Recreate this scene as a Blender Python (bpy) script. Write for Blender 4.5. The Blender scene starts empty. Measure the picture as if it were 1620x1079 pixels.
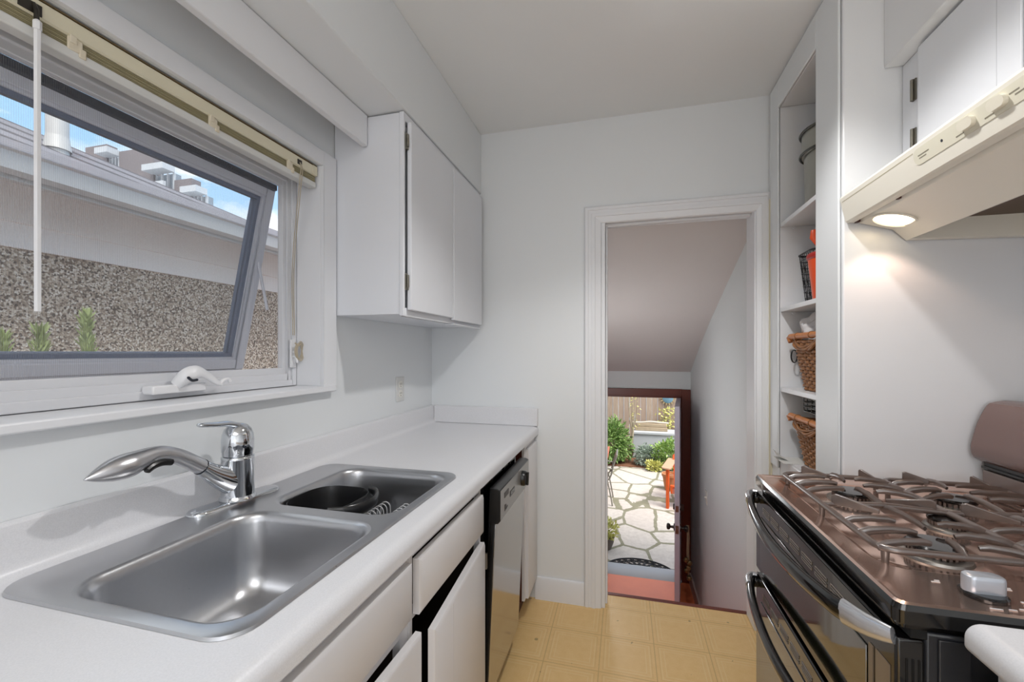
import bpy, bmesh, math, random
from mathutils import Vector, Matrix
random.seed(7)
S = bpy.context.scene
COL = S.collection
PI = math.pi
R = math.radians

# ------------------------------------------------------------------ mesh builder
class MB:
    def __init__(s): s.v = []; s.f = []
    def add(s, vs, fs):
        o = len(s.v); s.v += [tuple(p) for p in vs]; s.f += [[i + o for i in f] for f in fs]; return s
    def box(s, x0, x1, y0, y1, z0, z1):
        return s.add([(x0,y0,z0),(x1,y0,z0),(x1,y1,z0),(x0,y1,z0),(x0,y0,z1),(x1,y0,z1),(x1,y1,z1),(x0,y1,z1)],
                     [(0,3,2,1),(4,5,6,7),(0,1,5,4),(1,2,6,5),(2,3,7,6),(3,0,4,7)])
    def loft(s, loops, c0=True, c1=True, closed=False):
        n = len(loops[0]); vs = [p for l in loops for p in l]; fs = []
        m = len(loops)
        for k in range(m if closed else m - 1):
            a = k * n; b = ((k + 1) % m) * n
            for i in range(n):
                j = (i + 1) % n; fs.append((a + i, a + j, b + j, b + i))
        if not closed:
            if c0: fs.append(tuple(range(n))[::-1])
            if c1: fs.append(tuple(range((m - 1) * n, m * n)))
        return s.add(vs, fs)
    def prism(s, poly, ax, a0, a1):
        def P(p, a):
            return {'x': (a, p[0], p[1]), 'y': (p[0], a, p[1]), 'z': (p[0], p[1], a)}[ax]
        return s.loft([[P(p, a0) for p in poly], [P(p, a1) for p in poly]])
    def tube(s, pts, r, n=8, closed=False, flat=None, cap=True):
        pts = [Vector(p) for p in pts]; m = len(pts)
        rs = r if isinstance(r, (list, tuple)) else [r] * m
        T = []
        for i in range(m):
            a = pts[i - 1] if (i > 0 or closed) else pts[i]
            b = pts[(i + 1) % m] if (i < m - 1 or closed) else pts[i]
            T.append((b - a).normalized())
        up = Vector((0, 0, 1)) if abs(T[0].z) < .9 else Vector((0, 1, 0))
        if flat and len(flat) == 3: up = Vector(flat[2])
        nrm = (up - T[0] * up.dot(T[0])).normalized()
        loops = []
        for i in range(m):
            nrm = (nrm - T[i] * nrm.dot(T[i]))
            nrm = nrm.normalized() if nrm.length > 1e-6 else T[i].orthogonal().normalized()
            bi = T[i].cross(nrm); rr = rs[i]
            fu, fb = (flat[0], flat[1]) if flat else (1, 1)
            loops.append([tuple(pts[i] + nrm * (math.cos(t) * rr * fu) + bi * (math.sin(t) * rr * fb))
                          for t in [2 * PI * k / n for k in range(n)]])
        return s.loft(loops, cap, cap, closed)
    def lathe(s, prof, c=(0, 0, 0), n=32, ax='z', caps=True):
        loops = []
        for (r, z) in prof:
            l = []
            for k in range(n):
                t = 2 * PI * k / n; a, b = r * math.cos(t), r * math.sin(t)
                p = {'z': (a, b, z), 'x': (z, a, b), 'y': (a, z, b)}[ax]
                l.append((c[0] + p[0], c[1] + p[1], c[2] + p[2]))
            loops.append(l)
        return s.loft(loops, caps, caps)
    def xf(s, M):
        s.v = [tuple(M @ Vector(p)) for p in s.v]; return s

LOC = {}
def base(o):
    while o.parent: o = o.parent
    return LOC.get(o.name, Vector((0, 0, 0)))
def build(name, mb, mat, parent=None, bevel=0, seg=2, ang=35, loc=None, smooth=True):
    me = bpy.data.meshes.new(name)
    off = base(parent) if parent else Vector(loc or (0, 0, 0))
    bm = bmesh.new()
    vs = [bm.verts.new(Vector(p) - off) for p in mb.v]
    for f in mb.f:
        try: bm.faces.new([vs[i] for i in f])
        except ValueError: pass
    bmesh.ops.remove_doubles(bm, verts=bm.verts, dist=1e-6)
    bmesh.ops.recalc_face_normals(bm, faces=bm.faces)
    bm.to_mesh(me); bm.free()
    if smooth:
        me.polygons.foreach_set('use_smooth', [True] * len(me.polygons))
        me.set_sharp_from_angle(angle=R(ang))
    me.materials.append(mat)
    o = bpy.data.objects.new(name, me); COL.objects.link(o)
    if parent: o.parent = parent
    elif loc: o.location = loc
    LOC[o.name] = Vector(loc or (0, 0, 0))
    if bevel:
        b = o.modifiers.new('edge', 'BEVEL'); b.width = bevel; b.segments = seg; b.limit_method = 'ANGLE'; b.angle_limit = R(40)
    return o
def tag(o, label=None, cat=None, group=None, kind=None):
    if label: o['label'] = label
    if cat: o['category'] = cat
    if group: o['group'] = group
    if kind: o['kind'] = kind
    return o
def thing(name, loc, label=None, cat=None, group=None, kind=None):
    o = bpy.data.objects.new(name, None); COL.objects.link(o); o.location = loc; o.empty_display_size = .05
    LOC[o.name] = Vector(loc); return tag(o, label, cat, group, kind)
def struct(name, mb, mat, bevel=0, **k):
    return tag(build(name, mb, mat, bevel=bevel, **k), kind='structure')
def copytree(o, parent=None):
    c = o.copy(); COL.objects.link(c); c.parent = parent
    for ch in list(o.children): copytree(ch, c)
    return c
def rr(x0, x1, y0, y1, r, n=6):
    out = []
    for cx, cy, a in ((x1 - r, y1 - r, 0), (x0 + r, y1 - r, 90), (x0 + r, y0 + r, 180), (x1 - r, y0 + r, 270)):
        for k in range(n + 1):
            t = R(a + 90 * k / n); out.append((cx + r * math.cos(t), cy + r * math.sin(t)))
    return out
def at_z(poly, z): return [(p[0], p[1], z) for p in poly]
def bez(pts, n=24):
    """Catmull-Rom through the points"""
    P = [Vector(p) for p in pts]; P = [P[0] * 2 - P[1]] + P + [P[-1] * 2 - P[-2]]
    out = []; m = len(P) - 3
    for i in range(m):
        a, b, c, d = P[i:i + 4]
        for k in range(n):
            t = k / n
            out.append(.5 * ((2 * b) + (c - a) * t + (2 * a - 5 * b + 4 * c - d) * t * t + (3 * b - a - 3 * c + d) * t ** 3))
    out.append(P[-2]); return out

# ------------------------------------------------------------------ materials
def lin(h):
    h = h.lstrip('#'); c = [int(h[i:i + 2], 16) / 255 for i in (0, 2, 4)]
    return tuple((x / 12.92 if x <= .04045 else ((x + .055) / 1.055) ** 2.4) for x in c) + (1,)
class NT:
    def __init__(s, name):
        s.m = bpy.data.materials.new(name); s.m.use_nodes = True; s.t = s.m.node_tree
        s.bsdf = s.t.nodes['Principled BSDF']; s.out = s.t.nodes['Material Output']
    def n(s, typ, ins=None, **props):
        nd = s.t.nodes.new(typ)
        for k, v in props.items(): setattr(nd, k, v)
        for k, v in (ins or {}).items():
            sk = nd.inputs[k]
            if isinstance(v, bpy.types.NodeSocket): s.t.links.new(v, sk)
            else: sk.default_value = v
        return nd
    def math(s, op, a, b=0., c=0.):
        return s.n('ShaderNodeMath', {0: a, 1: b, 2: c}, operation=op).outputs[0]
    def mix(s, f, a, b):
        nd = s.n('ShaderNodeMix', {0: f, 6: a, 7: b}, data_type='RGBA'); return nd.outputs[2]
    def pos(s): return s.n('ShaderNodeNewGeometry').outputs['Position']
    def obj(s): return s.n('ShaderNodeTexCoord').outputs['Object']
    def ramp(s, f, stops):
        nd = s.n('ShaderNodeValToRGB', {0: f}); e = nd.color_ramp.elements
        while len(e) < len(stops): e.new(.5)
        for i, (p, c) in enumerate(stops): e[i].position = p; e[i].color = c if len(c) == 4 else c + (1,)
        return nd.outputs[0]
    def noise(s, v, scale, detail=3, rough=.5):
        return s.n('ShaderNodeTexNoise', {'Vector': v, 'Scale': scale, 'Detail': detail, 'Roughness': rough}).outputs[0]
    def scale(s, v, sc): return s.n('ShaderNodeMapping', {'Vector': v, 'Scale': sc}).outputs[0]
    def set(s, **k):
        for a, v in k.items():
            a = {'col': 'Base Color', 'rough': 'Roughness', 'metal': 'Metallic', 'ior': 'IOR', 'spec': 'Specular IOR Level', 'nrm': 'Normal',
                 'coat': 'Coat Weight', 'coatr': 'Coat Roughness', 'trans': 'Transmission Weight', 'alpha': 'Alpha', 'aniso': 'Anisotropic',
                 'em': 'Emission Color', 'ems': 'Emission Strength'}[a]
            sk = s.bsdf.inputs[a]
            if isinstance(v, bpy.types.NodeSocket): s.t.links.new(v, sk)
            else: sk.default_value = v
        return s
    def bump(s, h, strength=.2, dist=.002):
        s.set(nrm=s.n('ShaderNodeBump', {'Height': h, 'Strength': strength, 'Distance': dist}).outputs[0]); return s
def M(name, hexc, rough=.5, metal=0, var=.06, vs=6, spec=.5, bump=0, bs=60, bd=.001, ior=None, coat=0):
    t = NT(name); c = lin(hexc)
    f = t.noise(t.obj(), vs)
    d = tuple(max(0, x * (1 - var)) for x in c[:3]) + (1,); u = tuple(min(1, x * (1 + var)) for x in c[:3]) + (1,)
    t.set(col=t.mix(f, d, u), rough=rough, metal=metal, spec=spec, coat=coat)
    if ior: t.set(ior=ior)
    if bump: t.bump(t.noise(t.obj(), bs), bump, bd)
    return t.m

wall_m = M('wall_paint', '#e3e6e8', .45, var=.015, vs=3, bump=.06, bs=40)
ceil_m = M('ceiling_paint', '#e9ebec', .6, var=.015, vs=2, bump=.05, bs=40)
gloss_m = M('gloss_paint', '#e5e6e8', .22, var=.015, vs=4, bump=.1, bs=16, bd=.002)
trim_m = M('trim_paint', '#e6e7ea', .35, var=.015, vs=5)
cab_m = M('cabinet_paint', '#e2e4e9', .35, var=.02, vs=5, bump=.05, bs=70)
cabin_m = M('base_cabinet_paint', '#dcdadb', .35, var=.02, vs=5, bump=.05, bs=70)
cream_m = M('cream_paint', '#e4dcc0', .5, var=.03)
hall_m = M('stair_paint', '#d9dcdc', .55, var=.02, vs=3, bump=.06, bs=30)
frame_m = M('vinyl_frame', '#d9dade', .35, var=.015)
sash_m = M('sash_metal', '#c9cdd8', .35, var=.02)
gasket_m = M('rubber_gasket', '#1d222e', .6)
bead_m = M('glazing_bead', '#5c6880', .6, bump=.3, bs=400)
blind_m = M('blind_cream', '#ddd6bd', .4, var=.04)
slat_m = M('blind_slat', '#a39a78', .45, var=.08)
railw_m = M('blind_rail', '#d9d9d6', .4)
tape_m = M('ladder_tape', '#ddd3bd', .8)
cord_m = M('cord', '#b9ad97', .8)
dark_m = M('dark_metal', '#29251f', .4)
white_m = M('white_plastic', '#e8e8ea', .3, var=.01)
chrome_m = M('chrome', '#d3d6da', .07, metal=1, var=.02)
black_m = M('black_plastic', '#0c0c0d', .3, var=.2)
blackg_m = M('black_gloss', '#0a0909', .1, var=.2, coat=.4)
brass_m = M('brass', '#8c7a52', .35, metal=1)
nickel_m = M('hinge_nickel', '#8e8a80', .35, metal=1)
shade_m = M('recess_shade', '#050505', .9)  # flat black standing for the shade inside gaps and slots
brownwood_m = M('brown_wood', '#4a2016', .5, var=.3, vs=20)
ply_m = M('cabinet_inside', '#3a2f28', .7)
hood_m = M('hood_enamel', '#e8e4d8', .3, var=.02)
hoodin_m = M('hood_inside', '#5a4636', .5)
switch_m = M('switch_plate', '#e4e2da', .35)
redframe_m = M('stained_frame', '#6b2d1d', .35, var=.2, vs=8)
landing_m = M('landing_floor', '#fb8a5a', .4, var=.12, vs=5)
door_m = M('door_paint', '#c3bcc8', .4, var=.03)
bronze_m = M('old_bronze', '#4c4744', .35, metal=1)
bell_m = M('bell_brass', '#7a6a4c', .4, metal=1)
jute_m = M('jute', '#84705a', .9)
galv_m = M('galvanised_tin', '#a5a49c', .35, metal=.75, var=.1, vs=8)
galvd_m = M('tin_wire', '#5a5a56', .4, metal=1)
orange_m = M('orange_enamel', '#d94e1e', .3, var=.08)
red_m = M('red_plastic', '#a3221a', .4)
blackwire_m = M('black_wire', '#1c1c20', .4)
wirec_m = M('chrome_wire', '#cfd2d6', .25, metal=1)
whitewire_m = M('coated_wire', '#c5c6c9', .35)
rattan_m = M('rattan', '#c07a45', .45, var=.2, vs=30)
wicker_m = M('wicker', '#97673f', .55, var=.4, vs=60)
cloth_m = M('dark_cloth', '#3b3a3c', .9)
paper_m = M('paper_liner', '#dcdcd8', .7)
seam_m = M('seam_shade', '#c6c8cc', .5)
backg_m = M('range_grey', '#6a504a', .2, var=.03, ior=1.9)
iron_m = M('cast_iron', '#57473f', .28, var=.3, vs=40, ior=2.2)
alu_m = M('burner_alloy', '#a9a49e', .35, metal=1)
knob_m = M('knob_silver', '#c3c8d0', .3, metal=.6)
steelh_m = M('handle_steel', '#d5d6da', .25, metal=.8)
bulb = NT('lamp_glow'); bulb.set(col=(1, .9, .7, 1), em=(1, .80, .50, 1), ems=4.5); bulb_m = bulb.m
dome = NT('dome_glass'); dome.set(col=(1, 1, 1, 1), em=(1, .96, .9, 1), ems=1.2); dome_m = dome.m
terra_m = M('terracotta', '#bb8158', .8)
bench_m = M('grey_bench', '#c2c6ca', .7, var=.05)
orangewood_m = M('orange_stain', '#d1571b', .5, var=.15, vs=12)
table_m = M('table_wood', '#b3674a', .5, var=.1)
patiometal_m = M('patio_metal', '#8d8a80', .45, metal=.4)
bark_m = M('bark', '#a89c86', .9, var=.2, vs=20)
soil_m = M('bark_mulch', '#7a523c', .95, var=.3, vs=30)
rubber_m = M('rubber_mat', '#26262a', .7)
stonepot_m = M('stone_pot', '#6c6259', .9, var=.2)
glassjar = NT('clear_jar'); glassjar.set(col=(.8, .85, .85, 1), rough=.05, alpha=.35); jar_m = glassjar.m
bag = NT('plastic_bag'); bag.set(col=(.86, .83, .83, 1), rough=.2, alpha=.72); bag_m = bag.m
sunblue_m = M('ornament_blue', '#6b93a8', .3)
sungold_m = M('ornament_gold', '#b09e76', .5)

def glass_mat():
    t = NT('window_glass'); t.t.nodes.remove(t.bsdf)
    tr = t.n('ShaderNodeBsdfTransparent', {'Color': (.95, .97, .97, 1)}).outputs[0]
    gl = t.n('ShaderNodeBsdfGlossy', {'Roughness': .02}).outputs[0]
    fr = t.n('ShaderNodeFresnel', {'IOR': 1.35}).outputs[0]
    mx = t.n('ShaderNodeMixShader', {0: fr, 1: tr, 2: gl}); t.t.links.new(mx.outputs[0], t.out.inputs[0]); return t.m
glass_m = glass_mat()
def screen_mat():
    t = NT('insect_screen'); t.t.nodes.remove(t.bsdf)
    sx = t.n('ShaderNodeSeparateXYZ', {0: t.pos()})
    w = t.math('PINGPONG', sx.outputs[1], .0018)
    f = t.math('LESS_THAN', w, .00030)
    f2 = t.math('ADD', t.math('MULTIPLY', f, .16), .055)
    tr = t.n('ShaderNodeBsdfTransparent').outputs[0]
    df = t.n('ShaderNodeBsdfDiffuse', {'Color': (.55, .56, .6, 1)}).outputs[0]
    mx = t.n('ShaderNodeMixShader', {0: f2, 1: tr, 2: df}); t.t.links.new(mx.outputs[0], t.out.inputs[0]); return t.m
screen_m = screen_mat()
def counter_mat():
    t = NT('counter_laminate'); p = t.pos()
    f = t.noise(p, 420, 2); g = t.noise(p, 5, 2)
    c = t.mix(f, lin('#d2d3d7'), lin('#eaeaee')); c = t.mix(t.math('MULTIPLY', g, .35), c, lin('#d8d7d6'))
    t.set(col=c, rough=.32); return t.m
counter_m = counter_mat()
def steel_mat(name, col, rough, axis=(3, 300, 3)):
    t = NT(name); f = t.noise(t.scale(t.obj(), axis), 1, 3, .6)
    t.set(col=t.mix(f, tuple(x * .93 for x in lin(col)[:3]) + (1,), lin(col)), metal=1, rough=t.math('ADD', t.math('MULTIPLY', f, .10), rough - .05)); return t.m
steel_m = steel_mat('brushed_steel', '#c6c7ca', .30, (6, 120, 120))
dwsteel_m = steel_mat('dishwasher_steel', '#b9b7b6', .13, (200, 200, 4))
def spout_mat(): return steel_mat('spout_steel', '#d2d2d5', .30, (60, 8, 60))
spout_m = spout_mat()
def floor_mat():
    t = NT('vinyl_floor'); p = t.pos(); sx = t.n('ShaderNodeSeparateXYZ', {0: p}); T = .2286
    def cell(s, o):
        a = t.math('FRACT', t.math('DIVIDE', t.math('ADD', s, o), T)); return t.math('MINIMUM', a, t.math('SUBTRACT', 1., a))
    fx = cell(sx.outputs[0], .1 + T * 40); fy = cell(sx.outputs[1], -1.993 + T * 40)
    d = t.math('MINIMUM', fx, fy)
    def line(v, c, w): return t.math('LESS_THAN', t.math('ABSOLUTE', t.math('SUBTRACT', v, c)), w)
    seam = line(d, 0., .008); l1 = line(d, .10, .012); l2 = line(d, .17, .009); l3 = line(d, .07, .006)
    n = t.noise(p, 30, 4); n2 = t.noise(p, 4, 2); n3 = t.noise(p, 160, 2)
    c = t.mix(n, lin('#e4bd7e'), lin('#f4d49a')); c = t.mix(t.math('MULTIPLY', n2, .5), c, lin('#eac387'))
    c = t.mix(t.math('MULTIPLY', n3, .35), c, lin('#d3a967'))
    c = t.mix(t.math('MULTIPLY', t.math('ADD', l1, l2), .35), c, lin('#f0d8a6')); c = t.mix(t.math('MULTIPLY', l3, .3), c, lin('#c09a60'))
    c = t.mix(t.math('MULTIPLY', seam, .45), c, lin('#9f7f4c'))
    spots = t.math('GREATER_THAN', t.noise(p, 22, 1), .76); c = t.mix(t.math('MULTIPLY', spots, .5), c, lin('#5f4a2a'))
    t.set(col=c, rough=.4); t.bump(t.math('ADD', n3, t.math('MULTIPLY', seam, -1.)), .1, .0006); return t.m
floor_m = floor_mat()
def stucco_mat():
    t = NT('pebble_dash'); p = t.pos()
    v = t.n('ShaderNodeTexVoronoi', {'Vector': p, 'Scale': 95.}); n = t.noise(p, 130, 3, .7)
    sx = t.n('ShaderNodeSeparateXYZ', {0: v.outputs['Color']})
    c = t.ramp(sx.outputs[0], [(0., lin('#4f4238')), (.25, lin('#8d7c6c')), (.55, lin('#b7a896')), (.8, lin('#d8cdbe')), (1., lin('#efe9e0'))])
    c = t.mix(t.math('GREATER_THAN', n, .60), c, lin('#6d6258')); t.set(col=c, rough=.9); t.bump(v.outputs['Distance'], .8, .01); return t.m
stucco_m = stucco_mat()
siding_m = M('painted_siding', '#ebe7e6', .6, var=.03, vs=4)
gutter_m = M('gutter_metal', '#c9cbce', .4, var=.03)
def roof_mat():
    t = NT('roof_shingles'); p = t.pos(); sx = t.n('ShaderNodeSeparateXYZ', {0: p})
    w = t.math('FRACT', t.math('MULTIPLY', sx.outputs[0], 3.2)); n = t.noise(p, 30, 4)
    c = t.mix(n, lin('#5c5a61'), lin('#8d8c95')); c = t.mix(t.math('MULTIPLY', t.math('LESS_THAN', w, .34), .85), c, lin('#3c383e'))
    t.set(col=c, rough=.85); t.bump(w, .5, .01); return t.m
roof_m = roof_mat()
chim_m = M('flue_pipe', '#c9c6c4', .5, metal=.2)
tower_m = M('tower_cladding', '#7d7577', .8, var=.1, vs=1)
balc_m = M('tower_balcony', '#c3c5ca', .6)
def fence_mat():
    t = NT('fence_boards'); p = t.pos(); sx = t.n('ShaderNodeSeparateXYZ', {0: p})
    b = t.math('FLOOR', t.math('DIVIDE', sx.outputs[0], .141))
    wn = t.n('ShaderNodeTexWhiteNoise', {'W': b}, noise_dimensions='1D').outputs[0]
    n = t.noise(t.scale(p, (30, 30, 2)), 2, 4)
    c = t.mix(n, lin('#8a7566'), lin('#c9b9a6')); c = t.mix(t.math('MULTIPLY', wn, .7), c, lin('#a58f80'))
    t.set(col=c, rough=.9); return t.m
fence_m = fence_mat()
timber_m = M('weathered_timber', '#a5947c', .9, var=.2, vs=10)
def stone_mat():
    t = NT('flagstones'); p = t.pos(); nz = t.n('ShaderNodeTexNoise', {'Vector': p, 'Scale': 2.2}).outputs[1]
    q = t.n('ShaderNodeMix', {0: .06, 4: t.scale(p, (1., .82, 0)), 5: nz}, data_type='VECTOR').outputs[1]
    v = t.n('ShaderNodeTexVoronoi', {'Vector': q, 'Scale': 2.1, 'Randomness': .9}, feature='DISTANCE_TO_EDGE')
    v2 = t.n('ShaderNodeTexVoronoi', {'Vector': q, 'Scale': 2.1, 'Randomness': .9})
    n = t.noise(p, 14, 5, .65)
    c = t.mix(n, lin('#a39a92'), lin('#ded8d0')); s = t.n('ShaderNodeSeparateXYZ', {0: v2.outputs['Color']})
    c = t.mix(t.math('MULTIPLY', s.outputs[0], .35), c, lin('#b9aca4'))
    j = t.math('LESS_THAN', t.math('ADD', v.outputs[0], t.math('MULTIPLY', t.math('SUBTRACT', n, .5), .05)), .042)
    jc = t.mix(t.noise(p, 9, 3), lin('#6f6a55'), lin('#93917c'))
    t.set(col=t.mix(j, c, jc), rough=.85); t.bump(n, .3, .01); return t.m
stone_m = stone_mat()
def leaf_mat(name, a, b):
    t = NT(name); n = t.noise(t.pos(), 34, 2); t.set(col=t.mix(t.ramp(n, [(.35, (0, 0, 0)), (.65, (1, 1, 1))]), lin(a), lin(b)), rough=.5); return t.m
leafA_m = leaf_mat('leaf_green', '#3f6a2c', '#9cb76a')
leafB_m = leaf_mat('leaf_silver', '#6e8474', '#b9c4b6')
leafC_m = leaf_mat('leaf_bright', '#4c7d33', '#b5cc77')
leafD_m = leaf_mat('leaf_yellow', '#a7a746', '#dcd98b')
leafE_m = leaf_mat('conifer_green', '#7c8a55', '#9aa86e')
def cooktop_mat():
    t = NT('cooktop_enamel'); p = t.pos()
    sp = t.math('GREATER_THAN', t.noise(p, 130, 1), .80); n = t.noise(p, 3, 3)
    c = t.mix(t.math('MULTIPLY', sp, .6), lin('#f0d6ca'), lin('#f6efea'))
    t.set(col=c, rough=t.math('ADD', .08, t.math('MULTIPLY', n, .08)), metal=.9, ior=2.); t.bsdf.inputs['Specular Tint'].default_value = (1, .86, .78, 1); return t.m
cook_m = cooktop_mat()
ovenglass_m = M('oven_glass', '#191a10', .05, var=.1, ior=4.)
ovengrey_m = M('range_side', '#26272b', .3, var=.2, vs=14)
def coland_mat():
    t = NT('colander_black'); t.set(col=(.012, .012, .013, 1), rough=.28); return t.m
coland_m = coland_mat()

# ------------------------------------------------------------------ room shell
XL, XR, YB, YR, ZC = -1.05, 1.10, 2.21, -2.3, 2.49
mb = MB(); mb.box(-1.22, 1.3, YR - .1, 2.352, -.12, 0); struct('floor', mb, floor_m)
mb = MB(); mb.box(-.10, .594, 2.333, 2.36, -.115, .003); struct('trim_nosing', mb, redframe_m, .003)
mb = MB(); mb.box(-1.22, 1.3, YR - .1, 2.33, ZC, ZC + .1); struct('ceiling', mb, ceil_m)
WY0, WY1, WZ0, WZ1 = -.20, 1.298, 1.156, 1.967
mb = MB(); X0 = -1.23
mb.box(X0, XL, YR, WY0, 0, ZC); mb.box(X0, XL, WY1, YB, 0, ZC); mb.box(X0, XL, WY0, WY1, 0, WZ0); mb.box(X0, XL, WY0, WY1, WZ1, ZC)
struct('wall_left', mb, wall_m)
mb = MB(); mb.box(X0, -.10, YB, 2.33, 0, ZC); mb.box(.594, 1.3, YB, 2.33, 0, ZC); mb.box(-.10, .594, YB, 2.33, 1.97, ZC)
struct('wall_back', mb, wall_m)
# pantry wall with the shelf niche (plane X=.65), return wall and right wall
NY0, NY1, NZ0, NZ1 = 1.69, 2.066, .845, 2.352
mb = MB(); mb.box(.65, 1.3, 1.52, NY0, 0, ZC); mb.box(.65, 1.3, NY1, YB, 0, ZC); mb.box(.65, 1.3, NY0, NY1, 0, NZ0)
mb.box(.65, 1.3, NY0, NY1, NZ1, ZC); mb.box(1.06, 1.3, NY0, NY1, NZ0, NZ1)
struct('wall_pantry', mb, gloss_m, .004)
mb = MB(); mb.box(XR, 1.3, YR, 1.52, 0, ZC); struct('wall_right', mb, wall_m)
mb = MB(); mb.box(X0, -.98, YR - .1, YR, 0, ZC); mb.box(1.04, 1.3, YR - .1, YR, 0, ZC); mb.box(-.98, 1.04, YR - .1, YR, 0, .12); mb.box(-.98, 1.04, YR - .1, YR, 2.25, ZC)  # unseen rear wall, its wide opening added to let sky fill the room
struct('wall_front', mb, wall_m)
# soffits over the wall cabinets
mb = MB(); mb.box(XL, -.755, YR, YB, 2.165, ZC); struct('trim_soffit_left', mb, wall_m, .004)
mb = MB(); mb.box(.755, XR, YR, 1.52, 2.150, ZC); struct('trim_soffit_right', mb, gloss_m, .004)
mb = MB(); mb.box(-.927, -.905, -.9, 1.368, 2.05, 2.163); struct('trim_valance', mb, trim_m, .003)
# baseboard, door casing
mb = MB(); mb.prism([(2.209, 0), (2.196, 0), (2.196, .105), (2.200, .115), (2.209, .118)], 'x', -.452, -.196); struct('baseboard_back', mb, trim_m)
def casing_profile(w):   # (across, proud)
    return [(0, 0), (0, .013), (.006, .018), (.22 * w, .018), (.24 * w, .015), (.42 * w, .015), (.44 * w, .019), (.62 * w, .019), (.64 * w, .015), (.8 * w, .012), (w - .004, .010), (w, .006), (w, 0)]
mb = MB()
pl = casing_profile(.085)
mb.loft([[(-.195 + a, YB - p, z if z == 0 else 2.04 - a) for a, p in pl] for z in (0, 1)])
mb.loft([[(-.195 + a, YB - p, 2.04 - a) for a, p in pl], [(.654 - a * .70, YB - p, 2.04 - a) for a, p in pl]])
mb.loft([[(.654 - a * .70, YB - p, 2.04 - a) for a, p in pl], [(.654 - a * .70, YB - p, 0) for a, p in pl]])
struct('trim_door_casing', mb, trim_m, ang=25)
mb = MB(); mb.box(-.11, -.092, YB - .004, 2.335, 0.0, 1.97); mb.box(.588, .60, YB - .004, 2.335, 0, 1.97); mb.box(-.11, .60, YB - .004, 2.335, 1.962, 1.98)
mb.box(-.092, -.082, 2.25, 2.29, 0, 1.952); mb.box(-.092, .588, 2.25, 2.29, 1.952, 1.962)
struct('trim_door_jamb', mb, trim_m, .002)
mb = MB(); mb.box(.6445, .6495, 2.163, 2.194, 0, 2.0); struct('trim_cream_strip', mb, cream_m)
# niche face frame, proud of the wall
mb = MB(); mb.box(.641, .649, 1.53, NY0 + .001, .8, ZC - .02); mb.box(.641, .649, NY1 - .001, 2.16, .8, ZC - .02); mb.box(.641, .649, NY0, NY1, NZ1 - .001, ZC - .02)
struct('trim_niche_frame', mb, wall_m, .003)

# ------------------------------------------------------------------ window
mb = MB()
def ring(mb, y0, y1, z0, z1, wy, wt, wb, x0, x1):
    mb.box(x0, x1, y0, y0 + wy, z0, z1); mb.box(x0, x1, y1 - wy, y1, z0, z1)
    mb.box(x0, x1, y0 + wy, y1 - wy, z0, z0 + wb); mb.box(x0, x1, y0 + wy, y1 - wy, z1 - wt, z1)
FZ0 = 1.180
ring(mb, WY0 + .002, WY1 - .002, FZ0, WZ1 - .002, .020, .03, .022, -1.185, -1.150)
ring(mb, WY0 + .020, WY1 - .020, FZ0 + .02, WZ1 - .03, .018, .03, .024, -1.185, -1.156)
ring(mb, WY0 + .036, WY1 - .036, FZ0 + .042, WZ1 - .058, .017, .022, .022, -1.185, -1.164)
win = tag(build('window_1', mb, frame_m, bevel=.002), kind='structure')
# top hung sash, pushed out at the foot
SX, SZ, SA = -1.205, 1.884, math.atan2(.145, .64)
def sash_pt(l, t):  # l down the sash, t outwards
    return (SX - l * math.sin(SA) - t * math.cos(SA), SZ - l * math.cos(SA) + t * math.sin(SA))
def sash_box(mb, y0, y1, l0, l1, t0, t1):
    c = [sash_pt(l, t) for l, t in ((l0, t0), (l1, t0), (l1, t1), (l0, t1))]
    mb.prism(c, 'y', y0, y1)
def sash_ring(mb, y0, y1, l0, l1, w, t0, t1):
    sash_box(mb, y0, y0 + w, l0, l1, t0, t1); sash_box(mb, y1 - w, y1, l0, l1, t0, t1)
    sash_box(mb, y0 + w, y1 - w, l0, l0 + w, t0, t1); sash_box(mb, y0 + w, y1 - w, l1 - w, l1, t0, t1)
SY0, SY1, SL = -.15, 1.258, .664
mb = MB(); sash_ring(mb, SY0, SY1, 0, SL, .046, 0, .046); sash_ring(mb, SY0 + .004, SY1 - .004, .004, SL - .004, .034, -.006, .0)
sash = build('sash', mb, sash_m, win, .003)
mb = MB(); sash_ring(mb, SY0 + .044, SY1 - .044, .044, SL - .044, .014, .010, .040); build('glazing_bead', mb, bead_m, sash)
mb = MB(); sash_box(mb, SY0 + .05, SY1 - .05, .05, SL - .05, .020, .026); build('glass_pane', mb, glass_m, sash)
mb = MB(); mb.box(-1.215, -1.186, WY0 + .054, WY1 - .054, 1.870, 1.888); build('gasket', mb, gasket_m, win)
mb = MB(); mb.box(-1.1795, -1.179, WY0 + .055, 1.243, 1.245, 1.887); build('insect_screen', mb, screen_m, win)
p0 = sash_pt(.26, .03)
mb = MB(); mb.tube([(p0[0], 1.236, p0[1] + .12), (-1.225, 1.24, 1.45)], .005, 6); build('stay_arm', mb, sash_m, win)
mb = MB(); mb.box(-1.156, -1.118, .785, .925, 1.194, 1.216)
crank = build('crank_housing', mb, white_m, win, .004, 3)
arm = bez([(-1.128, .848, 1.214), (-1.112, .862, 1.236), (-1.106, .885, 1.247), (-1.106, .912, 1.238), (-1.108, .945, 1.216), (-1.108, .962, 1.208)], 8)
mb = MB(); mb.tube(arm, [(.013 + .006 * math.sin(PI * min(1, i / 22)) if i < 22 else .013 - .0085 * (i - 22) / (len(arm) - 23)) for i in range(len(arm))], 12, flat=(1.05, .75))
mb.tube(bez([(-1.108, .955, 1.207), (-1.108, .966, 1.219), (-1.108, .982, 1.222), (-1.108, .988, 1.214)], 6), .005, 8)
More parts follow.
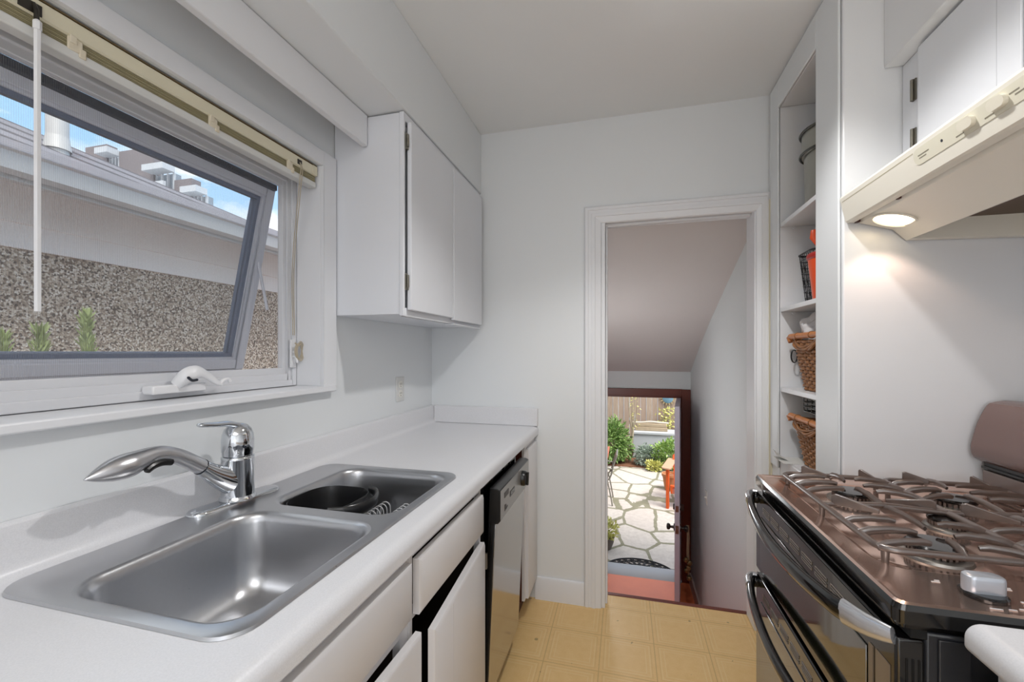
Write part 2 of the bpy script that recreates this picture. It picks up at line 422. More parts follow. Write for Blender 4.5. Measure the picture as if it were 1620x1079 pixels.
build('crank_handle', mb, white_m, crank, ang=60)
mb = MB(); mb.tube(bez([(-1.094, .852, 1.236), (-1.090, .862, 1.226), (-1.090, .878, 1.227)], 6), [.001] + [.0035] * 11 + [.001], 8); build('crank_slot', mb, gasket_m, crank)
# casing and stool
mb = MB()
mb.box(XL - .001, -1.036, WY1, 1.367, FZ0 - .004, 2.017); mb.box(XL - .001, -1.036, WY0 - .07, WY1, WZ1, 2.017); mb.box(XL - .001, -1.036, WY0 - .07, WY0, FZ0 - .004, WZ1)
mb.box(-1.15, XL, WY1 - .0015, WY1, FZ0, WZ1); struct('trim_window_casing', mb, trim_m, .003)
mb = MB(); mb.box(-1.235, -1.02, WY0 - .05, 1.350, 1.157, 1.1775); struct('trim_window_stool', mb, trim_m, .004)
# blind gathered at the head of the window
bl = thing('window_blind', (-1.07, .55, 1.88), 'cream horizontal blind raised in a tight stack across the window head', 'blind')
BX = -1.062
mb = MB(); mb.prism([(BX, 1.925), (BX + .004, 1.928), (BX + .004, 1.957), (BX, 1.960), (BX - .034, 1.960), (BX - .034, 1.925)], 'y', WY0 + .004, 1.288)
hr = build('headrail', mb, blind_m, bl)
mb = MB(); mb.box(BX - .030, BX + .0045, WY0 + .004, 1.2895, 1.9603, 1.9625); build('headrail_lip', mb, M('lip_brown', '#6b5a3c', .5), hr)
mb = MB(); mb.box(BX - .03, BX + .0055, 1.268, 1.2905, 1.926, 1.9585); build('end_cap', mb, blind_m, hr, .001)
mb = MB()
for k in range(9): mb.box(BX - .028, BX - .002 + (k % 3) * .0006, WY0 + .006, 1.286, 1.9045 + k * .0022, 1.9058 + k * .0022)
build('slats', mb, slat_m, bl)
mb = MB(); mb.box(BX - .030, BX + .001, WY0 + .006, 1.289, 1.884, 1.9035); build('bottom_rail', mb, railw_m, bl, .003, 3)
for yy in (.26, .60, .895, 1.165):
    mb = MB(); mb.box(BX - .002, BX + .0035, yy - .012, yy + .012, 1.900, 1.926); mb.box(BX - .002, BX + .006, yy - .010, yy + .002, 1.913, 1.929)
    mb.box(BX - .002, BX + .004, yy + .006, yy + .018, 1.893, 1.912); build('ladder_tape', mb, tape_m, bl, .002)
mb = MB(); mb.box(BX + .002, BX + .006, .515, .548, 1.928, 1.948); mb.tube([(BX + .004, .537, 1.946), (BX + .012, .537, 1.932), (BX + .012, .537, 1.915)], .004, 8); build('tilt_hook', mb, dark_m, bl)
mb = MB(); mb.tube([(BX + .014, .537, 1.905), (BX + .015, .537, 1.375)], .0052, 6); mb.lathe([(.0065, 1.895), (.0065, 1.91), (.003, 1.914)], (BX + .014, .537, 0), 8); build('tilt_wand', mb, white_m, bl, ang=20)
mb = MB(); mb.box(BX + .002, BX + .0065, 1.196, 1.214, 1.932, 1.948); build('cord_lock', mb, dark_m, bl)
mb = MB()
for dy in (-.004, .004):
    mb.tube(bez([(BX + .006, 1.205, 1.940), (BX + .010, 1.209 + dy, 1.915), (BX - .004, 1.215 + dy, 1.85), (-1.140, 1.268 + dy, 1.60), (-1.144, 1.275 + dy, 1.36)], 10), .0014, 6)
build('lift_cord', mb, cord_m, bl)
cl = thing('cord_cleat', (-1.145, 1.27, 1.29), 'white cord cleat with a coil of blind cord at right window jamb', 'cleat')
mb = MB(); mb.box(-1.150, -1.143, 1.262, 1.284, 1.245, 1.345); mb.tube(bez([(-1.144, 1.273, 1.30), (-1.132, 1.273, 1.303), (-1.126, 1.273, 1.325)], 6), .004, 8)
mb.tube(bez([(-1.144, 1.273, 1.285), (-1.132, 1.273, 1.28), (-1.126, 1.273, 1.262)], 6), .004, 8); build('cleat_body', mb, white_m, cl, .001)
mb = MB()
for k in range(4):
    mb.tube([(-1.128 + .002 * k, 1.278 + .016 * math.cos(t) + .002 * k, 1.303 + (.026 + .003 * k) * math.sin(t)) for t in [2 * PI * i / 20 for i in range(20)]], .0014, 5, closed=True)
mb.tube([(-1.126, 1.262, 1.332), (-1.124, 1.275, 1.322), (-1.126, 1.288, 1.330)], .003, 6); build('cord_coil', mb, cord_m, cl)

# ------------------------------------------------------------------ counter, sink, faucet
def bull(x, zt, zb, r, n=8, sgn=1):   # profile of a front bullnose
    c = [(x - sgn * r + sgn * r * math.cos(t), zt - r + r * math.sin(t)) for t in [R(90 - 90 * k / n) for k in range(n + 1)]]
    return c + [(x, zb + .006), (x - sgn * .006, zb)]
CT = thing('countertop', (-.75, .85, .865), 'pale laminate worktop under the window with a rounded front edge', 'countertop')
mb = MB(); CY0, CY1 = -.6, 2.207
mb.prism(bull(-.436, .91, .862, .024) + [(-.515, .862), (-.515, .91)], 'y', CY0, CY1)
cove = [(-.985, .866), (-.985, .91), (-1.005, .91)] + [(-1.005 + .022 * math.sin(t) * -1, .91 + .022 * (1 - math.cos(t))) for t in [R(90 * k / 6) for k in range(1, 7)]] + \
       [(-1.027, .990), (-1.029, .999), (-1.036, 1.003), (-1.0485, 1.003), (-1.0485, .866)]
mb.prism(cove, 'y', CY0, CY1)
for y0, y1 in ((CY0, .468), (1.248, CY1)): mb.box(-.985, -.515, y0, y1, .866, .91)
build('worktop', mb, counter_m, CT)
mb = MB(); mb.box(-1.026, -.438, 2.187, 2.2085, .9105, 1.003); build('end_splash', mb, counter_m, CT, .003)
SK = thing('kitchen_sink', (-.75, .86, .91), 'double bowl stainless steel sink set into the pale worktop', 'sink')
def rim_mesh():
    bm = bmesh.new()
    def loop(pts, z):
        vs = [bm.verts.new((p[0], p[1], z)) for p in pts]; return vs, [bm.edges.new((vs[i], vs[(i + 1) % len(vs)])) for i in range(len(vs))]
    o, e0 = loop(rr(-.988, -.508, .454, 1.262, .045, 6), .9165)
    E = list(e0)
    for h in HOLES: E += loop(h, .9165)[1]
    bmesh.ops.triangle_fill(bm, use_beauty=True, edges=E, use_dissolve=False)
    bm.verts.index_update()
    m = MB(); m.add([tuple(v.co) for v in bm.verts], [[v.index for v in f.verts] for f in bm.faces]); bm.free()
    oo = rr(-.988, -.508, .454, 1.262, .045, 6)
    m.loft([at_z(oo, .9165), at_z(rr(-.993, -.503, .449, 1.267, .05, 6), .9150), at_z(rr(-.995, -.501, .447, 1.269, .052, 6), .9105)], False, False)
    return m
BOWLS = [(-.882, -.522, .468, .846, .062), (-.886, -.520, .884, 1.238, .062)]
HOLES = [rr(*b, 8) for b in BOWLS]
build('rim', rim_mesh(), steel_m, SK, ang=30)
for i, (x0, x1, y0, y1, r) in enumerate(BOWLS):
    mb = MB(); zb = .735; L = []
    for d, z in ((0, .9165), (.004, .9155), (.008, .9125), (.011, .906), (.013, .895), (.020, .82), (.030, zb + .045), (.036, zb + .028), (.047, zb + .013), (.064, zb + .004), (.09, zb + .001)):
        L.append(at_z(rr(x0 + d, x1 - d, y0 + d, y1 - d, max(.03, r - d * .35), 8), z))
    cx, cy = (x0 + x1) / 2, (y0 + y1) / 2
    L.append([(cx + (p[0] - cx) * .25, cy + (p[1] - cy) * .25, zb - .002) for p in L[-1]])
    mb.loft(L, False, True); bs = build('basin', mb, steel_m, SK, ang=50)
    mb = MB(); mb.lathe([(.043, zb), (.042, zb + .003), (.032, zb + .001), (.030, zb - .001)], (cx, cy, 0), 28); build('drain', mb, chrome_m, bs)
FA = thing('kitchen_faucet', (-.957, .872, .917), 'chrome single lever pull-out faucet on the sink ledge under the window', 'faucet')
mb = MB(); pr = rr(-.117, .117, -.028, .028, .027, 8)
mb.loft([at_z(pr, 0), at_z([(p[0] * 1.0, p[1] * 1.0) for p in pr], .004), at_z([(p[0] * .97, p[1] * .88) for p in pr], .009), at_z([(p[0] * .9, p[1] * .6) for p in pr], .0105)])
mb.xf(Matrix.Translation((-.962, .877, .9166)) @ Matrix.Rotation(R(84), 4, 'Z')); build('base_plate', mb, chrome_m, FA, ang=60)
mb = MB(); BXc, BYc = -.957, .876
mb.lathe([(.040, .926), (.0415, .929), (.040, .933), (.038, .937)], (BXc, BYc, 0), 40); build('base_ring', mb, chrome_m, FA)
mb = MB(); mb.lathe([(.0375, .934), (.0365, .97), (.0365, 1.028), (.0372, 1.034), (.034, 1.036)], (BXc, BYc, 0), 40)
sp = bez([(-.957, .876, .972), (-.957, .848, .982), (-.956, .812, 1.004), (-.955, .776, 1.032)], 10)
mb.tube(sp, [.046 - .0285 * (i / (len(sp) - 1)) ** .75 for i in range(len(sp))], 24, flat=(.97, .78))
build('faucet_body', mb, chrome_m, FA, ang=70)
mb = MB(); mb.tube([(-.955, .7775, 1.031), (-.955, .7745, 1.0332)], .0185, 20); build('spout_joint', mb, gasket_m, FA)
KN = [((-.955, .7755, 1.0325), .0176), ((-.954, .744, 1.055), .0172), ((-.953, .716, 1.072), .0170), ((-.953, .688, 1.0825), .0172), ((-.953, .664, 1.084), .0180), ((-.953, .642, 1.0795), .0215), ((-.953, .625, 1.0755), .0245), ((-.953, .604, 1.0730), .0232), ((-.953, .587, 1.0708), .0188), ((-.953, .570, 1.0685), .0115), ((-.953, .552, 1.0665), .0015)]
sp = bez([k[0] for k in KN], 5); rad = [v.x for v in bez([(k[1], 0, 0) for k in KN], 5)]
mb = MB(); mb.tube(sp, rad, 24, flat=(1, 1.05)); build('spray_head', mb, spout_m, FA, ang=75)
mb = MB(); mb.tube(bez([(-.943, .704, 1.062), (-.942, .682, 1.067), (-.941, .662, 1.065), (-.940, .646, 1.057)], 5), [.003] + [.0075] * 14 + [.003], 10); build('spray_button', mb, black_m, FA)
mb = MB(); mb.lathe([(.033, 1.037), (.0345, 1.040), (.0345, 1.046), (.036, 1.048), (.0365, 1.075), (.035, 1.090), (.030, 1.104), (.020, 1.114), (.008, 1.118)], (BXc, BYc, 0), 36)
lv = bez([(-.957, .895, 1.098), (-.957, .872, 1.112), (-.957, .845, 1.121), (-.956, .815, 1.124), (-.955, .785, 1.128), (-.955, .768, 1.130)], 6)
mb.tube(lv, [.020, .0185] + [.016 - .008 * (i / (len(lv) - 1)) for i in range(len(lv) - 4)] + [.007, .003], 14, flat=(.55, 1.15)); build('lever', mb, chrome_m, FA, ang=60)
mb = MB(); mb.lathe([(.0035, 0), (.0035, .003)], (-.9215, .862, 1.062), 10, 'x'); build('lever_dot', mb, gasket_m, FA)
# colander and dish rack in the far bowl
CO = thing('colander', (-.775, .99, .80), 'black plastic colander with a loop handle inside the far sink bowl', 'colander')
mb = MB(); L = []
cr = [(-.870, -.686, .900, 1.092, .068, .902), (-.867, -.692, .903, 1.089, .068, .880), (-.860, -.700, .910, 1.080, .066, .82), (-.846, -.712, .922, 1.068, .055, .790), (-.838, -.72, .93, 1.06, .05, .787)]
for a in cr: L.append(at_z(rr(*a[:5], 8), a[5]))
for a in cr[::-1][1:]: L.append(at_z(rr(a[0] + .003, a[1] - .003, a[2] + .003, a[3] - .003, a[4] - .003, 8), a[5] + .003))
mb.loft([L[4]] + L[3::-1] + [at_z(rr(-.868, -.688, .902, 1.090, .066, 8), .905)] + L[:4:-1], True, False)
mb.loft([at_z(rr(-.842, -.716, .926, 1.064, .06, 8), .7925), at_z(rr(-.83, -.73, .94, 1.05, .05, 8), .7925)], False, True)
build('bowl', mb, coland_m, CO, ang=40)
mb = MB()
for i in range(7):
    for j in range(8):
        x, y = -.83 + i * .017, .94 + j * .0155 + (i % 2) * .007
        if y < 1.06: mb.lathe([(.0036, .7931), (.0036, .7936)], (x, y, 0), 8)
build('drain_holes', mb, M('hole_light', '#7d7f84', .4), CO)
mb = MB(); hp = bez([(-.712, .905, .900), (-.672, .925, .899), (-.650, .97, .898), (-.652, 1.02, .898), (-.678, 1.07, .899), (-.715, 1.093, .900)], 6)
mb.tube(hp, .010, 10, flat=(1.5, .55)); build('handle', mb, coland_m, CO, ang=60)
DR = thing('dish_rack', (-.69, 1.11, .745), 'small wire dish rack with looped prongs in the far sink bowl', 'dish rack')
mb = MB()
for x in (-.79, -.745, -.70, -.655, -.61): mb.tube([(x, .955, .750), (x, 1.185, .750)], .0022, 6)
for y in (.955, 1.04, 1.11, 1.185): mb.tube([(-.79, y, .748), (-.61, y, .748)], .0022, 6)
for x in (-.785, -.615):
    for y in (.96, 1.18): mb.tube([(x, y, .752), (x, y, .738)], .003, 6)
build('base_grid', mb, whitewire_m, DR)
for xr in (-.722, -.650):
    mb = MB()
    for k in range(8):
        y = 1.045 + k * .0195; P = [(xr - .014, y, .752), (xr - .014, y + .002, .80)]
        P += [(xr - .014 * math.cos(t), y + .002 + .008 * t / PI, .815 + .016 * math.sin(t)) for t in [PI * i / 8 for i in range(9)]] + [(xr + .014, y + .011, .80), (xr + .014, y + .014, .752)]
        mb.tube(P, .002, 6)
    build('prongs', mb, whitewire_m, DR, ang=60)

# ------------------------------------------------------------------ base cabinets and dishwasher
def slab_front(mb, x, y0, y1, z0, z1, th=.02, bev=.008):  # lipped slab front facing +X
    mb.loft([[(x, y0, z0), (x, y1, z0), (x, y1, z1), (x, y0, z1)], [(x + th - bev * .6, y0, z0), (x + th - bev * .6, y1, z0), (x + th - bev * .6, y1, z1), (x + th - bev * .6, y0, z1)],
             [(x + th, y0 + bev, z0 + bev), (x + th, y1 - bev, z0 + bev), (x + th, y1 - bev, z1 - bev), (x + th, y0 + bev, z1 - bev)]])
def open_body(mb, x0, x1, y0, y1, z0, z1, t=.016):
    mb.box(x0, x1, y0, y0 + t, z0, z1); mb.box(x0, x1, y1 - t, y1, z0, z1); mb.box(x0, x0 + t, y0, y1, z0, z1); mb.box(x0, x1, y0, y1, z0, z0 + t)
FX = -.46
BC = thing('base_cabinet', (-.75, .35, 0), 'long white base cabinet beneath the sink with a false drawer front', 'cabinet')
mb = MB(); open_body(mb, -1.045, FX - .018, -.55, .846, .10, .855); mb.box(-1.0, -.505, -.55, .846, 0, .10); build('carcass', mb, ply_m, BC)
mb = MB(); ring(mb, -.55, .848, .10, .860, .035, .02, .03, FX - .018, FX); mb.box(FX - .018, FX, -.52, .815, .690, .722); build('face_frame', mb, cabin_m, BC, .001)
mb = MB(); slab_front(mb, FX, .10, .836, .722, .842); build('drawer_front', mb, cabin_m, BC)
for y0, y1, a in ((.425, .855, 2.0), (-.02, .42, 0)):
    mb = MB(); slab_front(mb, 0, 0, y1 - y0, .10, .684, .019); mb.box(.0191, .0194, .15, .1515, .10, .676); mb.xf(Matrix.Translation((FX, y0, 0)) @ Matrix.Rotation(-R(a), 4, 'Z')); build('door', mb, cabin_m, BC)
BD = thing('base_cabinet', (-.75, 1.09, 0), 'narrower white base cabinet with its door ajar, beside the dishwasher', 'cabinet')
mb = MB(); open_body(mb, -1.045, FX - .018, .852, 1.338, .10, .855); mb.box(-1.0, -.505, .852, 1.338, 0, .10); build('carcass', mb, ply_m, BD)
mb = MB(); ring(mb, .850, 1.338, .10, .860, .018, .02, .03, FX - .018, FX); mb.box(FX - .018, FX, .868, 1.32, .700, .712); build('face_frame', mb, cabin_m, BD, .001)
mb = MB(); slab_front(mb, FX + .001, .868, 1.314, .712, .836, .021, .009); build('drawer', mb, cabin_m, BD)
mb = MB(); slab_front(mb, 0, -.448, 0, .10, .678, .021); mb.box(.0211, .0214, -.33, -.3285, .10, .67); mb.xf(Matrix.Translation((FX + .002, 1.322, 0)) @ Matrix.Rotation(R(4.2), 4, 'Z')); dd = build('door', mb, cabin_m, BD)
mb = MB(); mb.box(FX + .004, FX + .026, 1.3225, 1.332, .59, .64); build('hinge', mb, nickel_m, dd)
# dishwasher
DW = thing('dishwasher', (-.72, 1.58, 0), 'narrow stainless dishwasher with black trim, its door tilted slightly open', 'dishwasher')
DY0, DY1 = 1.362, 1.800
mb = MB(); open_body(mb, -1.0, -.475, DY0 - .008, DY1 + .004, .09, .850, .02); mb.box(-1.0, -.475, DY0 - .008, DY1 + .004, .830, .850); build('tub', mb, black_m, DW)
mb = MB(); mb.box(-.475, -.458, DY0 - .010, DY0 + .012, .09, .856); mb.box(-.475, -.458, DY1 - .012, DY1 + .006, .09, .856); mb.box(-.475, -.458, DY0 - .01, DY1, .838, .856)
mb.box(-.458, -.446, DY0 + .06, DY0 + .078, .842, .862); mb.box(-.458, -.448, DY0 + .22, DY0 + .24, .843, .858); mb.box(-.458, -.448, DY1 - .13, DY1 - .11, .843, .858); build('tub_trim', mb, black_m, DW, .002)
TL = R(2.6)
def tilt(mb): return mb.xf(Matrix.Translation((-.462, 0, .11)) @ Matrix.Rotation(TL, 4, 'Y'))
mb = MB(); mb.box(.0, .014, DY0 + .003, DY1, .0, .622); mb.box(-.01, 0, DY0 + .012, DY1 - .012, .03, .70); tilt(mb); dr = build('door', mb, black_m, DW, .002)
mb = MB(); mb.box(.014, .0175, DY0 + .006, DY1 - .002, .0, .612); tilt(mb); build('steel_panel', mb, dwsteel_m, dr, .001)
mb = MB(); mb.prism([(-.008, .615), (.026, .615), (.034, .625), (.030, .728), (.018, .733), (-.008, .733)], 'y', DY0 + .002, DY1); tilt(mb); build('panel_housing', mb, black_m, dr, .002)
mb = MB(); mb.prism([(.0341, .627), (.0346, .627), (.0306, .726), (.0301, .726)], 'y', DY0 + .005, DY1 - .001); tilt(mb); cp = build('control_panel', mb, M('panel_grey', '#a6a6a4', .3, metal=.5), dr)
def panel_bit(name, y0, y1, z0, z1, mat, t=.0012):
    f = lambda z: .0346 - .0040 * (z - .627) / .099
    m = MB(); m.prism([(f(z0) - .001, z0), (f(z0) + t, z0), (f(z1) + t, z1), (f(z1) - .001, z1)], 'y', y0, y1); tilt(m); return build(name, m, mat, cp)
panel_bit('button', DY0 + .050, DY0 + .105, .688, .706, black_m); panel_bit('button', DY0 + .125, DY0 + .190, .668, .688, black_m); panel_bit('display', DY0 + .130, DY0 + .186, .673, .684, M('display_grey', '#6a6d70', .2), .002)
for k, (a, b, c, d) in enumerate([(.055, .060, .642, .664), (.060, .066, .650, .656), (.066, .071, .643, .662), (.074, .082, .644, .650), (.084, .090, .646, .652)]):
    panel_bit('badge_mark', DY0 + a, DY0 + b, c, d, black_m)
mb = MB(); ky, kz = DY0 + .315, .682
mb.lathe([(.030, .030), (.030, .044), (.026, .050), (.02, .052)], (0, ky, kz), 28, 'x'); mb.box(.050, .060, ky - .005, ky + .005, kz - .026, kz + .026); tilt(mb); build('knob', mb, black_m, cp, .002)
mb = MB(); mb.box(-.55, -.490, DY0, DY1, 0.0, .10); build('kick_plate', mb, black_m, DW)
FC = thing('filler_cabinet', (-.75, 2.07, 0), 'slim white cabinet between the dishwasher and the back wall', 'cabinet')
mb = MB(); mb.box(-1.0, -.47, 1.965, 1.985, .11, .858); mb.box(-1.0, -.475, 2.185, 2.203, .11, .858); mb.box(-1.0, -.475, 1.985, 2.185, .11, .13); mb.box(-1.0, -.505, 1.965, 2.195, 0, .11); build('carcass', mb, brownwood_m, FC)
mb = MB(); mb.box(-.47, -.456, 1.968, 2.204, .115, .860); build('face_frame', mb, cabin_m, FC, .001)
mb = MB(); slab_front(mb, -.456, 1.988, 2.190, .12, .835, .018, .008); build('door', mb, cabin_m, FC)

# ------------------------------------------------------------------ wall cabinet on the left
WC = thing('wall_cabinet', (-.9, 1.79, 1.434), 'white two-door wall cabinet right of the window, in the back corner', 'cabinet')
mb = MB(); mb.box(XL + .002, -.778, 1.372, 2.206, 1.436, 2.160); build('carcass', mb, cab_m, WC, .002)
mb = MB(); ring(mb, 1.370, 2.207, 1.430, 2.162, .012, .03, .03, -.778, -.760); build('face_frame', mb, cab_m, WC, .003)
for (y0, y1, x, z0) in ((1.3895, 1.779, -.7572, 1.452), (1.783, 2.172, -.7545, 1.444)):
    mb = MB(); mb.box(x, x + .017, y0, y1, z0, 2.130); d = build('door', mb, cab_m, WC, .003)
    mb = MB(); mb.box(x + .0170, x + .0172, (y0 + y1) / 2, (y0 + y1) / 2 + .001, z0, 2.13)
    for zz in (2.06, 1.555):
        h = MB(); yh = y0 - .006 if y0 < 1.5 else y1 + .006
        h.box(-.7598, -.754, yh - .006, yh + .006, zz - .028, zz + .028); h.lathe([(.0045, zz - .022), (.0045, zz + .022)], (-.751, yh, 0), 10)
        h.box(-.7598, -.750, yh - .004, yh + .008, zz - .032, zz - .022); build('hinge', h, nickel_m, d)
mb = MB(); mb.box(-.79, -.745, 1.80, 2.17, 1.424, 1.430); build('bottom_rail', mb, cab_m, WC, .002)
# outlet
OU = thing('wall_outlet', (-1.047, 1.852, 1.12), 'white duplex outlet on the wall below the cabinet', 'outlet')
mb = MB(); mb.box(-1.0499, -1.044, 1.816, 1.888, 1.062, 1.180); build('cover_plate', mb, M('outlet_plate', '#d6d6d4', .3), OU, .002)
for dz in (.022, -.022):
    mb = MB(); mb.prism(rr(1.852 - .015, 1.852 + .015, 1.121 + dz - .017, 1.121 + dz + .017, .010, 4), 'x', -1.045, -1.0425); k = build('socket', mb, switch_m, OU)
    mb = MB(); mb.box(-1.0426, -1.042, 1.844, 1.8465, 1.119 + dz, 1.129 + dz); mb.box(-1.0426, -1.042, 1.857, 1.8595, 1.119 + dz, 1.129 + dz); mb.lathe([(.0025, -1.0426), (.0025, -1.042)], (0, 1.852, 1.112 + dz), 8, 'x'); build('slot', mb, gasket_m, k)

# ------------------------------------------------------------------ range hood and the cabinet over it
UC = thing('wall_cabinet', (.95, .9, 1.80), 'white wall cabinet above the range hood', 'cabinet')
mb = MB(); mb.box(.818, XR - .002, .0, 1.517, 1.805, 2.148); build('carcass', mb, cab_m, UC)
mb = MB(); mb.box(.80, .818, .0, 1.518, 1.803, 2.149); build('face_frame', mb, cab_m, UC, .003)
for y0, y1 in ((1.100, 1.418), (.775, 1.094), (.30, .768)):
    mb = MB(); mb.box(.782, .799, y0, y1, 1.82, 2.139); d = build('door', mb, cab_m, UC, .003)
    mb = MB(); mb.box(.7817, .7821, (y0 + y1) / 2 - .1, (y0 + y1) / 2 - .0985, 1.82, 2.139); build('plank_seam', mb, seam_m, d)
    if y1 > 1:
        for zz in (2.045, 1.905):
            h = MB(); yh = y1 + .044
            h.box(.796, .7998, y1 + .034, yh + .006, zz - .030, zz + .030); h.lathe([(.0045, zz - .030), (.0045, zz + .030)], (.794, yh, 0), 10); build('hinge', h, nickel_m, d)
HD = thing('range_hood', (.87, 1.12, 1.62), 'cream range hood with a lit round lamp above the stove', 'range hood')
HY0, HY1 = .748, 1.512
mb = MB(); prof = [(.637, 1.765), (.640, 1.772), (.648, 1.777), (.66, 1.782), (1.095, 1.800), (1.095, 1.79), (.668, 1.772), (.650, 1.758), (.664, 1.702), (.676, 1.699), (.676, 1.692), (.657, 1.692), (.652, 1.696)]
mb.prism(prof[::-1], 'y', HY0, HY1); build('front_visor', mb, hood_m, HD, .002)
mb = MB(); pan = [(.684, 1.700), (.690, 1.689), (.772, 1.664), (.806, 1.629), (.814, 1.631), (.784, 1.672), (.782, 1.74), (.692, 1.74)]
mb.prism(pan, 'y', HY0, HY1); build('lamp_panel', mb, hood_m, HD, .0015)
mb = MB(); mb.prism([(.806, 1.629), (1.094, 1.620), (1.094, 1.790), (.79, 1.770), (.79, 1.66)], 'y', HY1 - .022, HY1 - .001); mb.prism([(.806, 1.629), (1.094, 1.620), (1.094, 1.790), (.79, 1.770), (.79, 1.66)], 'y', HY0 + .001, HY0 + .022); mb.box(1.075, 1.094, HY0, HY1, 1.62, 1.79)
build('end_panel', mb, hood_m, HD, .001)
mb = MB(); mb.box(.79, 1.075, HY0 + .02, HY1 - .02, 1.683, 1.695); build('grease_filter', mb, hoodin_m, HD)
mb = MB(); mb.prism([(.6405, 1.7545), (.6409, 1.7585), (.6398, 1.7585), (.6394, 1.7545)], 'y', HY0 + .02, HY1 - .012)
# fascia runs from (.637,1.765) to (.652,1.696)
def fas(z): return .637 + (1.765 - z) / .069 * .015
def fascia(name, poly, t, mat, par):   # poly in (y,z) on the fascia
    m = MB(); m.loft([[(fas(z) + .001, y, z) for y, z in poly], [(fas(z) - t, y, z) for y, z in poly]]); return build(name, m, mat, par, ang=30)
gr = fascia('trim_line', [(HY1 - .012, 1.7525), (HY1 - .012, 1.7545), (1.175, 1.7545), (1.175, 1.7525)], .0004, M('hood_line', '#bdb59c', .5), HD)
cp = fascia('control_panel', [(y, z) for y, z in rr(.82, 1.175, 1.722, 1.757, .0165, 6)], .0012, M('hood_panel', '#dedac8', .35), HD)
for yy in (1.015, .945):
    kb = fascia('rocker_knob', rr(yy - .018, yy + .018, 1.730, 1.750, .0095, 6), .009, M('knob_cream', '#e4dfcf', .3), cp)
fascia('indicator', rr(1.083, 1.089, 1.738, 1.744, .0029, 4), .0016, gasket_m, cp)
for (y0, y1, z) in ((1.125, 1.160, 1.740), (1.135, 1.158, 1.734), (1.03, 1.05, 1.729), (.96, .98, 1.729), (.905, .925, 1.742), (.885, .915, 1.736)):
    fascia('panel_mark', [(y0, z), (y0, z + .0022), (y1, z + .0022), (y1, z)], .0016, M('panel_ink', '#8c8676', .5), cp)
def on_pan(x): return 1.689 - (x - .690) / .082 * .025
mb = MB(); rs = [(.052, .0005), (.053, -.003), (.047, -.004), (.045, .001)]
lampM = Matrix.Translation((.738, 1.436, on_pan(.738))) @ Matrix.Rotation(math.atan2(.025, .082), 4, 'Y')
mb.lathe(rs, (0, 0, 0), 36, caps=False); mb.xf(lampM); build('lamp_ring', mb, hood_m, HD)
mb = MB(); mb.lathe([(.045, -.0005), (.034, -.004), (.012, -.0065)], (0, 0, 0), 32); mb.xf(lampM); build('lamp_lens', mb, bulb_m, HD)
mb = MB(); mb.box(.678, .684, 1.30, 1.312, 1.692, 1.700); build('retainer_clip', mb, brownwood_m, HD)
mb = MB(); mb.box(.676, .684, 1.494, 1.511, 1.690, 1.701); build('retainer_clip', mb, brownwood_m, HD)

# ------------------------------------------------------------------ gas range
RG = thing('gas_range', (.75, 1.15, 0), 'black double oven gas range with iron grates at right', 'stove')
GY0, GY1 = .782, 1.512
mb = MB(); mb.box(.445, 1.075, GY0 + .006, GY1, .03, .872); build('body', mb, ovengrey_m, RG, .004)
mb = MB(); a = rr(.404, .99, GY0, GY1, .010, 6); z = .915
def rim(d, r): return rr(.404 + d, .99 - d, GY0 + d, GY1 - d, r, 6)
pit = lambda d, z: at_z(rr(.452 + d, .978 - d, .915 + d, 1.494 - d, .05, 6), z)
mb.loft([at_z(rim(.03, .01), .874), at_z(rim(.004, .012), .876), at_z(rim(0, .014), .884), at_z(rim(0, .014), .904), at_z(rim(.004, .014), .912)], True, False); ctp = build('cooktop', mb, blackg_m, RG, ang=25)
mb = MB(); mb.loft([at_z(rim(.004, .014), .912), at_z(rim(.010, .014), .9135), at_z(rim(.018, .014), .9105), pit(0, .9105), pit(.006, .909), pit(.014, .9035), pit(.03, .903)], False, True)
build('cooktop_deck', mb, cook_m, ctp, ang=25)
BUR = [(.585, 1.01), (.590, 1.335), (.820, 1.02), (.815, 1.340), (.705, 1.175)]
for i, (x, y) in enumerate(BUR):
    s = 1.0 if i < 4 else .8
    mb = MB(); mb.lathe([(.055 * s, .9032), (.053 * s, .908), (.047 * s, .911), (.040 * s, .911)], (x, y, 0), 36); b = build('burner', mb, alu_m, RG)
    mb = MB()
    mb.lathe([(.036 * s, .911), (.036 * s, .920)], (x, y, 0), 32)
    for k in range(28):
        t = 2 * PI * k / 28; c, sn = math.cos(t), math.sin(t); r0, r1, w = .035 * s, .043 * s, .0028
        mb.add([(x + c * r0 - sn * w, y + sn * r0 + c * w, .911), (x + c * r1 - sn * w, y + sn * r1 + c * w, .911), (x + c * r1 + sn * w, y + sn * r1 - c * w, .911), (x + c * r0 + sn * w, y + sn * r0 - c * w, .911),
                (x + c * r0 - sn * w, y + sn * r0 + c * w, .9205), (x + c * r1 - sn * w, y + sn * r1 + c * w, .9205), (x + c * r1 + sn * w, y + sn * r1 - c * w, .9205), (x + c * r0 + sn * w, y + sn * r0 - c * w, .9205)],
               [(0, 3, 2, 1), (4, 5, 6, 7), (0, 1, 5, 4), (1, 2, 6, 5), (2, 3, 7, 6), (3, 0, 4, 7)])
    build('flame_ring', mb, iron_m, b)
    mb = MB(); mb.lathe([(.040 * s, .9207), (.0445 * s, .922), (.0445 * s, .926), (.041 * s, .929), (.02 * s, .930)], (x, y, 0), 36); build('burner_cap', mb, blackg_m, b)
